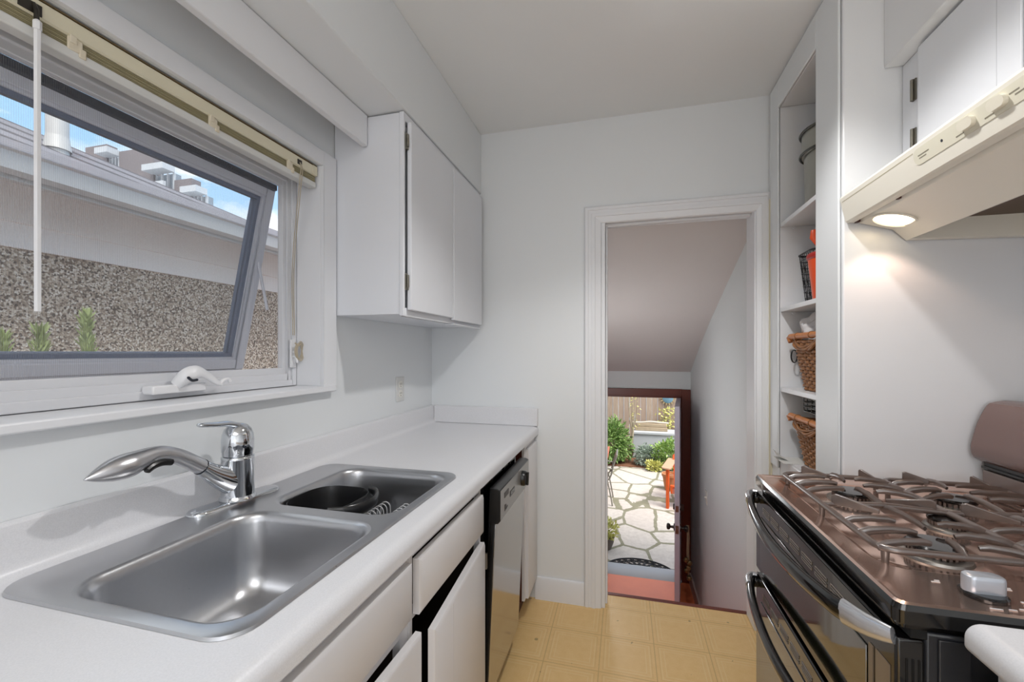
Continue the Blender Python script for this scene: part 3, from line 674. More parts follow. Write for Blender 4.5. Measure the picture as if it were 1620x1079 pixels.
def finger(mb, p0, p1, z0=.936, z1=.945, r0=.0075, r1=.0055):
    d = Vector((p1[0] - p0[0], p1[1] - p0[1])); P = []
    for t, z in ((0, z0 - .004), (.18, z0 + .004), (.5, z1), (.85, z1 + .001), (1, z1 - .002)): P.append((p0[0] + d.x * t, p0[1] + d.y * t, z))
    mb.tube(P, [r0, r0, (r0 + r1) / 2, r1, r1 * .7], 8, flat=(1.25, .8))
for gx0, gx1, bx in ((.462, .708, .588), (.713, .968, .818)):
    mb = MB(); gy0, gy1, gm = .938, 1.452, 1.182
    mb.tube(at_z(rr(gx0, gx1, gy0, gy1, .03, 5), .934), .0075, 8, closed=True, flat=(.9, .9))
    mb.tube([(gx0, gm, .935), ((gx0 + gx1) / 2, gm, .942), (gx1, gm, .935)], .007, 8)
    for (x, y) in ((gx0 + .012, gy0 + .012), (gx1 - .012, gy0 + .012), (gx0 + .012, gy1 - .012), (gx1 - .012, gy1 - .012), (gx0, gm), (gx1, gm)): mb.tube([(x, y, .934), (x, y, .9045)], [.0075, .006], 8)
    G = build('grate', mb, iron_m, RG, ang=50)
    for by, y0, y1 in ((1.013, gy0, gm), (1.337, gm, gy1)):
        mb = MB()
        finger(mb, (gx0, by), (bx - .030, by)); finger(mb, (gx1, by), (bx + .030, by)); finger(mb, (bx, y0), (bx, by - .030)); finger(mb, (bx, y1), (bx, by + .030))
        for sx, xx in ((-1, gx0), (1, gx1)):
            finger(mb, (xx, by + .062), (bx + sx * .036, by + .058), r0=.006); finger(mb, (xx, by - .062), (bx + sx * .036, by - .050), r0=.006)
        build('finger', mb, iron_m, G, ang=50)
    for x, y, dx, dy in ((gx0 + .02, gm, .075, -.045), (gx1 - .02, gm, -.075, .045), (gx0 + .05, gy1 - .004, .06, -.02), (gx1 - .05, gy1 - .004, .03, -.03)):
        mb = MB(); L = math.hypot(dx, dy); nx, ny = -dy / L * .004, dx / L * .004
        pr = [(0, .934), (0, .958), (.10, .962), (1, .944), (1, .936)]
        mb.loft([[(x + dx * t + nx, y + dy * t + ny, z) for t, z in pr], [(x + dx * t - nx, y + dy * t - ny, z) for t, z in pr]])
        build('raised_fin', mb, iron_m, G, .0015)
for i, kx in enumerate((.556, .652, .738, .826, .914)):
    mb = MB(); ky = .850
    mb.lathe([(.029, .9108), (.029, .9155), (.026, .918)], (kx, ky, 0), 30); k = build('knob_skirt', mb, blackg_m, RG)
    mb = MB(); L = [at_z([(p[0] * s + kx, p[1] * s + ky) for p in rr(-.027, .027, -.0125, .0125, .0115, 5)], z) for s, z in ((1.0, .917), (1.0, .938), (.97, .942), (.85, .944))]
    mb.loft(L); build('knob', mb, knob_m, k, ang=40)
    for (dx, dy, w, h) in ((-.045, .030, .012, .0025), (-.040, .036, .007, .002), (.036, .026, .010, .0022), (-.010, -.040, .016, .002), (.012, -.037, .010, .002), (.026, -.032, .006, .002), (.040, -.020, .005, .0035), (.044, -.008, .004, .003)):
        mb = MB(); mb.box(kx + dx - w / 2, kx + dx + w / 2, ky + dy - h / 2, ky + dy + h / 2, .9106, .9109)
        build('knob_mark', mb, white_m, k)
# strips coloured black for the shade in the door gaps; the two oven doors
mb = MB(); mb.box(.425, .446, GY0 + .004, GY1 - .006, .862, .876); mb.box(.436, .446, GY0 + .004, GY1 - .006, .606, .618); build('gap_shade', mb, shade_m, RG)
def oven_door(z0, z1, gz0, gz1, hz, vz):
    mb = MB(); mb.box(.406, .444, GY0 + .003, GY1 - .006, z0, z1); d = build('oven_door', mb, blackg_m, RG, .005, 3)
    mb = MB(); mb.box(.4035, .4062, .865, 1.455, gz0, gz1); build('oven_glass', mb, ovenglass_m, d, .001)
    mb = MB(); mb.box(.4045, .4062, .800, .838, gz0 - .005, gz1 + .012); mb.box(.4040, .4062, .846, .858, gz0 - .005, gz1 + .01); build('door_strip', mb, M('strip_tan', '#8f8170', .3, metal=.3), d)
    mb = MB()
    for k in range(8):
        yc = .90 + k * .072
        for dz in (-.006, .006):
            for (a, b, c, e) in ((yc - .028, yc + .028, -.0035, -.0022), (yc - .028, yc + .028, .0022, .0035), (yc - .028, yc - .0266, -.0035, .0035), (yc + .0266, yc + .028, -.0035, .0035)):
                mb.box(.4045, .4062, a, b, vz + dz + c, vz + dz + e)
    build('vent_slots', mb, M('vent_edge', '#aaa19a', .35, metal=.4), d)
    pts = bez([(.404, 1.478, hz), (.384, 1.470, hz), (.365, 1.40, hz - .004), (.350, 1.27, hz - .010), (.345, 1.14, hz - .012), (.351, 1.01, hz - .009), (.364, .90, hz - .002), (.372, .862, hz + .002)], 8)
    mb = MB(); mb.tube(pts, .0150, 14, flat=(1.2, .75, (0, 0, 1))); h = build('door_handle', mb, blackg_m, d, ang=60)
    e = bez([(.371, .864, hz + .002), (.382, .830, hz + .006), (.395, .806, hz + .010), (.405, .791, hz + .013)], 6)
    mb = MB(); mb.tube(e, [.0165 - .007 * (i / (len(e) - 1)) for i in range(len(e))], 14, flat=(1.35, .65, (0, 0, 1))); tag(build('handle_end', mb, steelh_m, h, ang=60), 'silver handle end')
    e = bez([(.404, 1.486, hz + .004), (.390, 1.490, hz + .004), (.377, 1.474, hz + .001), (.371, 1.44, hz - .002)], 6)
    mb = MB(); mb.tube(e, .0148, 14, flat=(1.3, .7, (0, 0, 1))); tag(build('handle_end', mb, steelh_m, h, ang=60), 'silver handle end')
    mb = MB()
    for dx in (.012, .020, .028): mb.box(.406 + dx, .406 + dx + .003, GY0 + .0022, GY0 + .004, z0 + .02, z1 - .03)
    build('slot_shade', mb, shade_m, d)  # black strips on the door edge, painted as shaded slots
    return d
oven_door(.620, .860, .640, .795, .846, .822)
oven_door(.110, .604, .180, .535, .585, .562)
mb = MB(); mb.box(.4045, .412, GY0 - .001, GY0 + .012, .72, .785); build('hinge_bracket', mb, brass_m, RG, .001)
mb = MB(); mb.box(.46, .50, GY0 + .0025, GY0 + .006, .05, .865); mb.box(.43, .445, GY0 + .01, GY1 - .01, .03, .10); build('side_panel', mb, ovengrey_m, RG, .008, 3)
BG = MB(); pf = bez([(1.005, 1.160, 0), (.990, 1.150, 0), (.970, 1.105, 0), (.958, 1.060, 0), (.953, 1.030, 0), (.958, 1.005, 0), (.975, .992, 0)], 5)
BG.prism([(p.x, p.y) for p in pf] + [(1.075, .988), (1.085, 1.150), (1.070, 1.163), (1.03, 1.165)], 'y', GY0 + .004, GY1 - .006)
bg = build('backguard', BG, backg_m, RG, .006, 3)
mb = MB(); mb.box(.985, 1.082, GY0 + .004, GY1 - .008, .905, .992); mb.box(.978, .99, GY0 + .004, GY1 - .008, .972, .980); build('backguard_riser', mb, blackg_m, RG, .002)
mb = MB(); mb.box(.9735, .985, GY0 + .02, 1.492, .915, .970); build('riser_panel', mb, M('riser_grey', '#6a5c57', .2, coat=.5), RG, .002)
# counter and cabinet at the near end of the range
NC = thing('countertop', (.8, .3, .865), 'white worktop corner in front of the black range, at lower right', 'countertop')
mb = MB(); pts = bull(.476, .91, .868, .022, 8, -1)
mb.prism(pts + [(1.095, .868), (1.095, .91)], 'y', -1.2, .764); build('worktop', mb, counter_m, NC, .010, 4, ang=50)
ND = thing('base_cabinet', (.8, .3, 0), 'white base cabinet under the worktop nearest the range', 'cabinet')
mb = MB(); mb.box(.512, 1.09, -1.2, .758, .1, .8675); mb.box(.56, 1.09, -1.2, .755, 0, .1); build('carcass', mb, cabin_m, ND, .002)
mb = MB(); mb.box(.494, .5115, .0, .735, .70, .845); build('drawer', mb, cab_m, ND, .004)
mb = MB(); mb.box(.494, .5115, .3, .735, .12, .685); build('door', mb, cab_m, ND, .004)

# ------------------------------------------------------------------ niche shelves and what stands on them
SH = thing('built_in_shelves', (.86, 1.88, NZ0), 'white built-in shelves in the wall niche right of the doorway', 'shelf')
SHZ = (1.855, 1.490, 1.148)
for z in SHZ:
    mb = MB(); mb.box(.652, 1.058, NY0 + .001, NY1 - .001, z - .018, z); build('shelf_board', mb, trim_m, SH, .002)
mb = MB(); mb.box(.652, 1.058, NY0 + .001, NY1 - .001, NZ0, NZ0 + .006); build('niche_floor', mb, trim_m, SH)
for z in SHZ:
    for x in (.70, 1.0): mb = MB(); mb.lathe([(.006, NY1 - .012), (.006, NY1 - .001)], (x, 0, z - .024), 8, 'y'); build('shelf_pin', mb, trim_m, SH)
LP = MB(); LP.box(.620, .80, 1.93, 2.055, NZ0 + .0065, NZ0 + .0075)
LP.add([(.655, 2.055, .853), (.655, 1.97, .853), (.612, 1.985, .872), (.618, 2.05, .885)], [(0, 1, 2, 3)])
tag(build('paper_liner', LP, paper_m, loc=(.70, 2.0, .852), smooth=False), 'crumpled white paper liner poking out of the lowest niche shelf', 'paper')
CN = thing('tin_canister', (.805, 1.885, 1.856), 'large tin canister with a banded lid on the top niche shelf', 'canister')
mb = MB(); mb.lathe([(.112, 1.8565), (.115, 1.86), (.120, 2.06)], (.80, 1.88, 0), 48); build('can_body', mb, galv_m, CN)
mb = MB(); mb.lathe([(.121, 2.062), (.127, 2.064), (.127, 2.145), (.120, 2.152), (.05, 2.156)], (.80, 1.88, 0), 48); build('lid', mb, galv_m, CN)
for z in (2.066, 2.148):
    mb = MB(); mb.tube([(.80 + .131 * math.cos(t), 1.88 + .131 * math.sin(t), z) for t in [2 * PI * k / 48 for k in range(48)]], .005, 8, closed=True); build('band', mb, galvd_m, CN, ang=60)
# wire basket with the orange crock and its utensils
WB = thing('wire_basket', (.83, 1.96, 1.491), 'black wire basket behind the orange crock on the second niche shelf', 'basket')
mb = MB(); T0 = (.708, .95, 1.893, 2.045); B0 = (.722, .94, 1.900, 2.018)
def lerp4(t): return [B0[i] + (T0[i] - B0[i]) * t for i in range(4)]
for k in range(9):
    a = lerp4(k / 8); mb.tube(at_z(rr(*a, .025, 3), 1.4935 + .208 * k / 8), .0016 if k < 8 else .004, 6, closed=True)
lo = rr(*B0, .025, 3); hi = rr(*T0, .025, 3)
def along(l, n):
    out = []; m = len(l); seg = [math.dist(l[i], l[(i + 1) % m]) for i in range(m)]; tot = sum(seg)
    for k in range(n):
        d = tot * k / n; i = 0
        while d > seg[i]: d -= seg[i]; i += 1
        t = d / seg[i] if seg[i] else 0; a, b = l[i], l[(i + 1) % m]; out.append((a[0] + (b[0] - a[0]) * t, a[1] + (b[1] - a[1]) * t))
    return out
for p, q in zip(along(lo, 44), along(hi, 44)): mb.tube([(p[0], p[1], 1.4935), (q[0], q[1], 1.70)], .0014, 5)
for y in (1.92, 1.95, 1.98): mb.tube([(.724, y, 1.4935), (.938, y, 1.4935)], .0016, 5)
build('wire_mesh', mb, blackwire_m, WB, ang=60)
CK = thing('utensil_crock', (.742, 1.79, 1.491), 'orange crock with a red rim beside the black wire basket', 'crock')
mb = MB(); mb.lathe([(.062, 1.4905), (.068, 1.495), (.083, 1.640), (.081, 1.648), (.077, 1.640), (.063, 1.500)], (.742, 1.79, 0), 40); build('crock_body', mb, orange_m, CK)
mb = MB(); mb.tube([(.742 + .081 * math.cos(t), 1.79 + .081 * math.sin(t), 1.651) for t in [2 * PI * k / 40 for k in range(40)]], .0095, 10, closed=True, flat=(1.3, .7)); build('rim', mb, red_m, CK, ang=60)
def utensil(name, x, y, dx, dy, zt, mat, label, w=.026, rotx=0):
    u = thing(name, (x, y, 1.508), label, 'utensil', 'utensils in the orange crock')
    mb = MB(); mb.tube([(x, y, 1.509), (x + dx, y + dy, zt - .06)], .0055, 8); build('handle', mb, mat, u, ang=60)
    mb = MB(); P = [(x + dx, y + dy, zt - .065), (x + dx * 1.1, y + dy * 1.1, zt - .03), (x + dx * 1.2, y + dy * 1.2, zt)]
    mb.tube(P, [.008, w, w * .7], 12, flat=(.35, 1)); build('head', mb, mat, u, ang=60)
utensil('serving_spoon',   .735, 1.80, -.030, .03, 1.760, orange_m, 'orange serving spoon standing in the orange crock', .026)
utensil('spatula', .745, 1.80, -.020, .045, 1.815, white_m, 'shorter white spatula standing in the orange crock', .018)
utensil('ladle', .76, 1.79, -.030, .02, 1.830, white_m, 'taller white ladle under the top niche shelf, standing in the crock', .022)
# wicker baskets
def wicker(z0, h, label, ring_=False):
    T = (.672, .985, 1.722, 2.012); B = (.700, .955, 1.750, 1.972)
    w = thing('wicker_basket', (.82, 1.865, z0), label, 'basket', 'wicker baskets in the niche')
    rows = 15; mb = MB(); n = 120
    st = 40
    for k in range(rows):
        t = k / (rows - 1) * .86; a = [B[i] + (T[i] - B[i]) * t for i in range(4)]; lp = along(rr(*a, .05, 5), n)
        cx, cy = (a[0] + a[1]) / 2, (a[2] + a[3]) / 2; P = []
        for i, (x, y) in enumerate(lp):
            d = Vector((x - cx, y - cy)).normalized() * (.0045 * math.sin(i / n * 2 * PI * st / 2 + (k % 2) * PI)); dip = 0
            P.append((x + d.x, y + d.y, z0 + .007 + h * t + .0015 * math.sin(i * .7 + k)))
        mb.tube(P, h * .86 / rows * .52, 6, closed=True)
    build('weave', mb, wicker_m, w, ang=60)
    mb = MB()
    for (p, q) in zip(along(rr(*B, .05, 5), st), along(rr(*T, .05, 5), st)): mb.tube([(p[0], p[1], z0 + .002), (p[0] + (q[0] - p[0]) * .9, p[1] + (q[1] - p[1]) * .9, z0 + h * .9)], .0042, 6)
    build('stakes', mb, wicker_m, w, ang=60)
    mb = MB(); mb.loft([at_z(rr(*[B[0] + .006, B[1] - .006, B[2] + .006, B[3] - .006], .045, 5), z0 + .003), at_z(rr(*[B[0] + .006, B[1] - .006, B[2] + .006, B[3] - .006], .045, 5), z0 + .010)]); build('bottom', mb, wicker_m, w)
    mb = MB(); lp = at_z(along(rr(*T, .05, 5), 80), 0)
    P = []
    for (x, y, _) in lp:
        front = x < .70; u = (y - 1.867) / .145
        P.append((x, y, z0 + h * .90 - (.030 * max(0, 1 - (u / .75) ** 2) if front else 0)))
    for dz, ph in ((0, 0), (.008, 2.0), (-.006, 4.0)):
        mb.tube([(x + .004 * math.sin(i * .5 + ph), y + .004 * math.cos(i * .5 + ph), z + dz + .003 * math.sin(i * .5 + ph)) for i, (x, y, z) in enumerate(P)], .0055, 7, closed=True)
    build('braided_rim', mb, wicker_m, w, ang=60)
    mb = MB(); mb.tube([(.673, 2.006, z0 + h * .90), (.670, 2.016, z0 + h * .985), (.671, 2.004, z0 + h)] + [(.671, 2.0 - k * .0265, z0 + h) for k in range(11)] + [(.672, 1.722, z0 + h * .97), (.675, 1.728, z0 + h * .9)], .0115, 12); build('handle', mb, rattan_m, w, ang=60)
    for y in (1.93, 1.80): mb = MB(); mb.tube([(.671 + .0125 * math.cos(t), y, z0 + h + .0125 * math.sin(t)) for t in [2 * PI * k / 12 for k in range(12)]], .002, 5, closed=True); build('binding', mb, wicker_m, w)
    if ring_:
        mb = MB(); mb.tube([(.690 + .020 * math.sin(.6) * math.cos(t), 2.024 , z0 + h * .62 + .026 * math.sin(t)) for t in [2 * PI * k / 24 for k in range(24)]], .0028, 6, closed=True); build('ring_pull', mb, blackwire_m, w, ang=60)
    mb = MB(); a = [B[i] + (T[i] - B[i]) * .7 for i in range(4)]; mb.loft([at_z(rr(a[0] + .02, a[1] - .02, a[2] + .02, a[3] - .02, .04, 4), z0 + h * .5), at_z(rr(a[0] + .02, a[1] - .02, a[2] + .02, a[3] - .02, .04, 4), z0 + h * .60), at_z(rr(a[0] + .06, a[1] - .06, a[2] + .06, a[3] - .06, .03, 4), z0 + h * .64)])
    return w, mb
w1, c1 = wicker(1.149, .215, 'upper wicker basket on the third niche shelf, a plastic bag in it', True)
tag(build('folded_cloth', c1, cloth_m, loc=(.82, 1.865, 1.26)), 'dark cloth lying inside the upper wicker basket', 'cloth', 'cloths in the wicker baskets')
w2, c2 = wicker(.852, .185, 'lower wicker basket on the bottom niche shelf')
tag(build('folded_cloth', c2, cloth_m, loc=(.82, 1.865, .95)), 'dark cloth lying inside the lower wicker basket', 'cloth', 'cloths in the wicker baskets')
bm = bmesh.new(); bmesh.ops.create_icosphere(bm, subdivisions=4, radius=1)
for v in bm.verts:
    p = v.co; k = 1 + .16 * math.sin(5 * p.x + 3 * p.z) * math.cos(4 * p.y - 2 * p.x) + .10 * math.sin(11 * p.z + 7 * p.y)
    v.co = Vector((p.x * .062, p.y * .066, p.z * .068)) * k
mb = MB(); bm.verts.index_update(); mb.add([(v.co.x + .742, v.co.y + 1.92 , v.co.z + 1.382) for v in bm.verts], [[v.index for v in f.verts] for f in bm.faces]); bm.free()
tag(build('plastic_bag', mb, bag_m, loc=(.742, 1.92, 1.31), ang=80), 'crumpled clear plastic bag sticking out of the upper wicker basket', 'bag')
SB = thing('spice_bottle', (.71, 1.718, 1.37), 'small bottle with a red cap in a wire holder under the second shelf', 'bottle')
mb = MB(); mb.lathe([(.020, 1.372), (.021, 1.378), (.021, 1.435), (.012, 1.447)], (.705, 1.737, 0), 24); build('bottle_body', mb, jar_m, SB)
mb = MB(); mb.lathe([(.0135, 1.447), (.0135, 1.466), (.012, 1.468)], (.705, 1.737, 0), 24); build('cap', mb, red_m, SB)
mb = MB()
for z in (1.374, 1.40, 1.43): mb.tube([(.705 + .0235 * math.cos(t), 1.737 + .0235 * math.sin(t), z) for t in [2 * PI * k / 20 for k in range(20)]], .0016, 5, closed=True)
for k in range(6): t = 2 * PI * k / 6; mb.tube([(.705 + .0235 * math.cos(t), 1.737 + .0235 * math.sin(t), 1.374), (.705 + .0235 * math.cos(t), 1.737 + .0235 * math.sin(t), 1.471)], .0016, 5)
build('wire_holder', mb, blackwire_m, SB, ang=60)
UR = thing('hanging_rack', (.74, 1.83, 1.06), 'wire rack hanging under the third niche shelf above the lower basket', 'rack')
mb = MB()
for k in range(4): mb.tube(at_z(rr(.675, .93, 1.715, 1.90, .02, 4), 1.072 + k * .017), .0022, 6, closed=True)
for (x, y) in along(rr(.675, .93, 1.715, 1.90, .02, 4), 22): mb.tube([(x, y, 1.072), (x, y, 1.1295)], .0018, 5)
for y in (1.75, 1.79, 1.83, 1.87): mb.tube([(.675, y, 1.072), (.93, y, 1.072)], .0018, 5)
build('wire_frame', mb, galvd_m, UR, ang=60)
JR = thing('glass_jar', (.72, 1.83, 1.075), 'clear glass bowl held in the hanging wire rack', 'jar')
mb = MB(); mb.lathe([(.035, 1.0745), (.05, 1.08), (.056, 1.118), (.054, 1.118), (.046, 1.083)], (.745, 1.82, 0), 28); build('jar_body', mb, jar_m, JR)

# ------------------------------------------------------------------ stairwell and back door
LZ, FY = -1.2, 4.95
mb = MB(); mb.box(-.36, .70, 3.45, 5.10, LZ - .1, LZ); struct('floor_landing', mb, landing_m)
for i in range(5):
    mb = MB(); mb.box(-.35, .699, 2.36 + .22 * i, 2.36 + .22 * (i + 1), LZ, -.2 * (i + 1)); struct('stair_step', mb, landing_m, .006)
mb = MB(); mb.box(.70, .82, 2.33, 5.10, LZ - .1, ZC); struct('wall_stair_right', mb, hall_m)
mb = MB(); mb.box(-.47, -.35, 2.33, 5.10, LZ - .1, ZC); struct('wall_stair_left', mb, hall_m)
DX0, DX1, DZ1 = -.255, .607, .815
mb = MB(); mb.box(-.36, DX0, FY, 5.10, LZ - .1, 3.0); mb.box(DX1, .83, FY, 5.10, LZ - .1, 3.0); mb.box(DX0, DX1, FY, 5.10, DZ1, 3.0)
mb.box(-2.5, -.36, FY, 5.10, -1.4, 3.0); mb.box(.83, 2.5, FY, 5.10, -1.4, 3.0); struct('wall_stair_end', mb, hall_m)
sl = [(2.33, 2.108), (2.8, 1.945), (3.28, 1.775), (3.85, 1.568), (4.36, 1.362), (4.7, 1.208), (4.95, 1.085)]
mb = MB(); mb.prism(sl + [(4.95, 2.6), (2.33, 2.6)], 'x', -.35, .70); struct('ceiling_stair', mb, M('stair_ceiling', '#d3cdca', .6, var=.02, vs=3), ang=30)
mb = MB(); ring(mb, 0, 1, 0, 1, 0, 0, 0, 0, 0); mb = MB()
mb.box(-.345, DX0, FY - .022, FY, LZ, .893); mb.box(DX1, .697, FY - .022, FY, LZ, .893); mb.box(DX0, DX1, FY - .022, FY, DZ1, .893)
mb.box(DX0 - .001, DX0 + .022, FY, 5.11, LZ, DZ1); mb.box(DX1 - .012, DX1 + .001, FY, 5.11, LZ, DZ1); mb.box(DX0, DX1, FY, 5.11, DZ1 - .02, DZ1 + .001); struct('trim_door_frame', mb, redframe_m, .003)
mb = MB(); mb.prism([(FY - .03, LZ), (5.16, LZ - .03), (5.16, LZ + .018), (5.08, LZ + .032), (5.0, LZ + .032), (FY - .01, LZ + .010)], 'x', DX0, DX1); struct('trim_threshold', mb, M('threshold_alloy', '#a9abad', .5, metal=.2))
mb = MB(); mb.box(.682, .699, 3.46, FY - .022, LZ, LZ + .12); struct('baseboard_stair', mb, M('stair_base', '#c9b3ad', .5))
# open door leaf, local x runs from hinge to latch edge, local y to the room side
hx, hy = .598, 4.938; LA = math.atan2(-.79, -.105)
D1 = thing('door_1', (hx, hy, LZ), 'pale back door swung open against the stair wall', None, kind='structure')
D1.rotation_euler = (0, 0, LA); LOC[D1.name] = Vector((0, 0, 0))
mb = MB(); mb.box(0, .80, -.044, 0, .012, 2.0); build('door_leaf', mb, door_m, D1, .002)
mb = MB(); mb.box(.06, .74, .0002, .003, 1.25, 1.9); mb.box(.06, .74, .0002, .003, .2, .75); build('raised_panel', mb, door_m, D1, .002)
for sgn, y0 in ((-1, -.044), (1, 0)):
    mb = MB(); mb.lathe([(.033, 0), (.033, sgn * .008), (.013, sgn * .012), (.011, sgn * .035), (.024, sgn * .042), (.030, sgn * .055), (.026, sgn * .068), (.01, sgn * .072)], (.74, y0, .872), 24, 'y'); build('door_knob', mb, bronze_m, D1)
    mb = MB(); mb.lathe([(.028, 0), (.028, sgn * .010), (.024, sgn * .014)], (.74, y0, 1.063), 24, 'y')
    if sgn > 0: mb.box(.733, .747, .012, .035, 1.035, 1.091)
    build('deadbolt', mb, bronze_m, D1, .002)
mb = MB(); mb.box(.7995, .8015, -.036, -.008, .835, .910); mb.box(.7995, .8015, -.036, -.008, 1.035, 1.092); mb.box(.80, .812, -.030, -.014, .858, .886); build('latch_plate', mb, nickel_m, D1)
# sleigh bells hung from the inside knob
ux, uy = math.cos(LA), math.sin(LA); bx, by = hx + ux * .74 - uy * .062, hy + uy * .74 + ux * .062
BE = thing('bell_strap', (bx, by, -.75), 'string of small brass bells hanging from the back door knob', 'bells')
mb = MB(); P = [(bx, by, LZ + .905), (bx + .004, by - .005, LZ + .80), (bx, by - .012, LZ + .66), (bx + .008, by - .012, LZ + .52), (bx + .012, by - .018, LZ + .42)]
mb.tube(bez(P, 6), .007, 6); mb.tube([(x + .012, y, z) for x, y, z in bez(P[:4], 6)], .005, 6); build('strap', mb, jute_m, BE)
for dx, dz in ((-.012, .60), (.008, .53), (-.006, .505), (.014, .435), (.018, .575)):
    mb = MB(); mb.lathe([(.004, -.025), (.017, -.018), (.0235, -.004), (.0235, .004), (.017, .018), (.004, .025)], (bx + dx, by - .028, LZ + dz), 16); mb.box(bx + dx - .018, bx + dx + .018, by - .053, by - .050, LZ + dz - .003, LZ + dz + .001); build('bell', mb, bell_m, BE)
SW = thing('light_switch', (.697, 4.03, .03), 'pale light switch on the stairwell right wall', 'light switch')
mb = MB(); mb.box(.693, .6995, 3.992, 4.066, -.03, .088); build('cover_plate', mb, switch_m, SW, .002)
mb = MB(); mb.prism([(.6935, .018), (.681, .030), (.683, .036), (.6935, .042)], 'y', 4.023, 4.035); build('toggle', mb, switch_m, SW)

# ------------------------------------------------------------------ patio
PZ = -1.28
mb = MB(); mb.box(-3.5, 4.0, 5.10, 9.9, PZ - .1, PZ); struct('floor_patio', mb, stone_m)
mb = MB(); mb.box(-3.5, 4.0, 9.9, 12.0, PZ - .1, PZ + .02); struct('floor_planting_bed', mb, soil_m)
HM = thing('doormat', (.17, 5.22, PZ), 'black half-round rubber doormat outside the back door', 'doormat')
mb = MB(); mcx, mcy, mr = .18, 5.195, .40
def arc(r, a0=0, a1=180, n=40): return [(mcx + r * math.cos(R(a0 + (a1 - a0) * k / n)), mcy + r * .80 * math.sin(R(a0 + (a1 - a0) * k / n)), PZ + .008) for k in range(n + 1)]
mb.tube(arc(mr), .009, 6); mb.tube(arc(mr * .84), .005, 6); mb.tube(arc(mr * .45), .005, 6); mb.tube([(mcx - mr, mcy, PZ + .008), (mcx + mr, mcy, PZ + .008)], .011, 6)
for k in range(13):
    t = R(7 + k * 13.8); c, s_ = math.cos(t), math.sin(t) * .80
    for rad_, rr_ in ((.64, .055), (.92, .026), (.28, .035)):
        if rad_ < .5 and k % 2: continue
        x, y = mcx + mr * rad_ * c, mcy + .01 + mr * rad_ * s_
        mb.tube([(x + rr_ * math.cos(a), y + rr_ * .8 * math.sin(a), PZ + .008) for a in [2 * PI * i / 14 for i in range(14)]], 0.0045, 5, closed=True)
        mb.tube([(x - rr_ * c * .9, y - rr_ * s_ * .9, PZ + .008), (x + rr_ * c, y + rr_ * s_, PZ + .008)], .004, 5)
build('openwork', mb, rubber_m, HM, ang=60)
FE = thing('garden_fence', (.3, 11.6, PZ), 'weathered board fence at the back of the garden', 'fence')
mb = MB()
for k in range(-22, 26):
    x = k * .141; mb.box(x + .002, x + .139, 11.60 + (.012 if k % 2 else 0), 11.622 + (.012 if k % 2 else 0), PZ, .75 + .02 * math.sin(k * 1.7))
build('boards', mb, fence_m, FE)
for z in (-.6, .35):
    mb = MB(); mb.box(-3.1, 3.6, 11.64, 11.69, z, z + .09); build('rail', mb, fence_m, FE)
BN = thing('garden_bench', (.85, 10.95, PZ), 'grey painted box bench in front of the board fence', 'bench')
mb = MB(); mb.box(.22, 1.75, 10.72, 11.2, PZ + .03, -.68); build('box', mb, bench_m, BN, .006)
mb = MB(); mb.box(.20, 1.78, 10.69, 11.22, -.68, -.625); build('lid', mb, bench_m, BN, .006)
for k, (z0, z1, x0, x1) in enumerate(((-.6245, -.535, .26, 1.02), (-.534, -.455, .30, 1.0))):
    mb = MB(); mb.box(x0, x1, 10.86 + .02 * k, 11.02 + .02 * k, z0, z1)
    tag(build('timber_beam', mb, timber_m, bevel=.012, loc=((x0 + x1) / 2, 10.94, z0)), ('lower' if k == 0 else 'upper') + ' weathered timber beam stacked on the grey bench', 'beam', 'timber beams on the bench')
mb = MB(); mb.tube(bez([(.20, 10.93, -.434), (.45, 10.94, -.428), (.62, 10.93, -.405), (.85, 10.95, -.42), (1.05, 10.95, -.432)], 6), .022, 8); 
tag(build('driftwood_branch', mb, M('driftwood', '#d6cdbd', .9), loc=(.6, 10.94, -.45)), 'pale crooked branch lying on the timber beams', 'branch')

def shrub(name, c, r, n, size, mat, label, elong=2.2, up=.2, stems=5, stemm=bark_m):
    o = thing(name, (c[0], c[1], PZ + .02), label, 'shrub'); rnd = random.Random(hash(label) % 1000 if False else len(label) * 7 + n)
    mb = MB()
    for k in range(n):
        d = Vector((rnd.gauss(0, 1), rnd.gauss(0, 1), rnd.gauss(0, 1))).normalized(); q = rnd.random() ** .35
        lump = 1 + .22 * math.sin(4 * d.x + 2.1 * d.z + n) * math.cos(3.3 * d.y - d.z)
        p = Vector((c[0] + d.x * r[0] * q * lump, c[1] + d.y * r[1] * q * lump, c[2] + d.z * r[2] * q * lump))
        if p.z < PZ + .03: p.z = PZ + .03 + rnd.random() * .08
        a = (d + Vector((rnd.gauss(0, .5), rnd.gauss(0, .5), rnd.gauss(up, .5)))).normalized(); b = a.cross(Vector((rnd.gauss(0, 1), rnd.gauss(0, 1), rnd.gauss(0, 1)))).normalized()
        s = size * rnd.uniform(.7, 1.3); w = s / elong / 2; nn = a.cross(b) * s * .08
        mb.add([p, p + a * s * .45 + b * w + nn, p + a * s, p + a * s * .45 - b * w + nn], [(0, 1, 2), (0, 2, 3)])
    build('foliage', mb, mat, o, smooth=False)
    mb = MB()
    for k in range(stems):
        t = 2 * PI * k / stems; mb.tube([(c[0] + .06 * math.cos(t), c[1] + .06 * math.sin(t), PZ + .02), (c[0] + r[0] * .5 * math.cos(t), c[1] + r[1] * .5 * math.sin(t), c[2] + r[2] * .2)], [.018, .008], 6)
    build('stems', mb, stemm, o)
    o['group'] = 'garden shrubs along the fence'; return o
shrub('garden_shrub', (-.28, 10.25, -.82), (.40, .42, .50), 2600, .115, leafA_m, 'tall leafy green shrub at left beside the thin tree', 3.0, -.2)
shrub('garden_shrub', (.50, 10.12, -1.06), (.24, .24, .22), 1100, .085, leafB_m, 'low silvery green shrub in front of the grey bench', 3.0, .1)
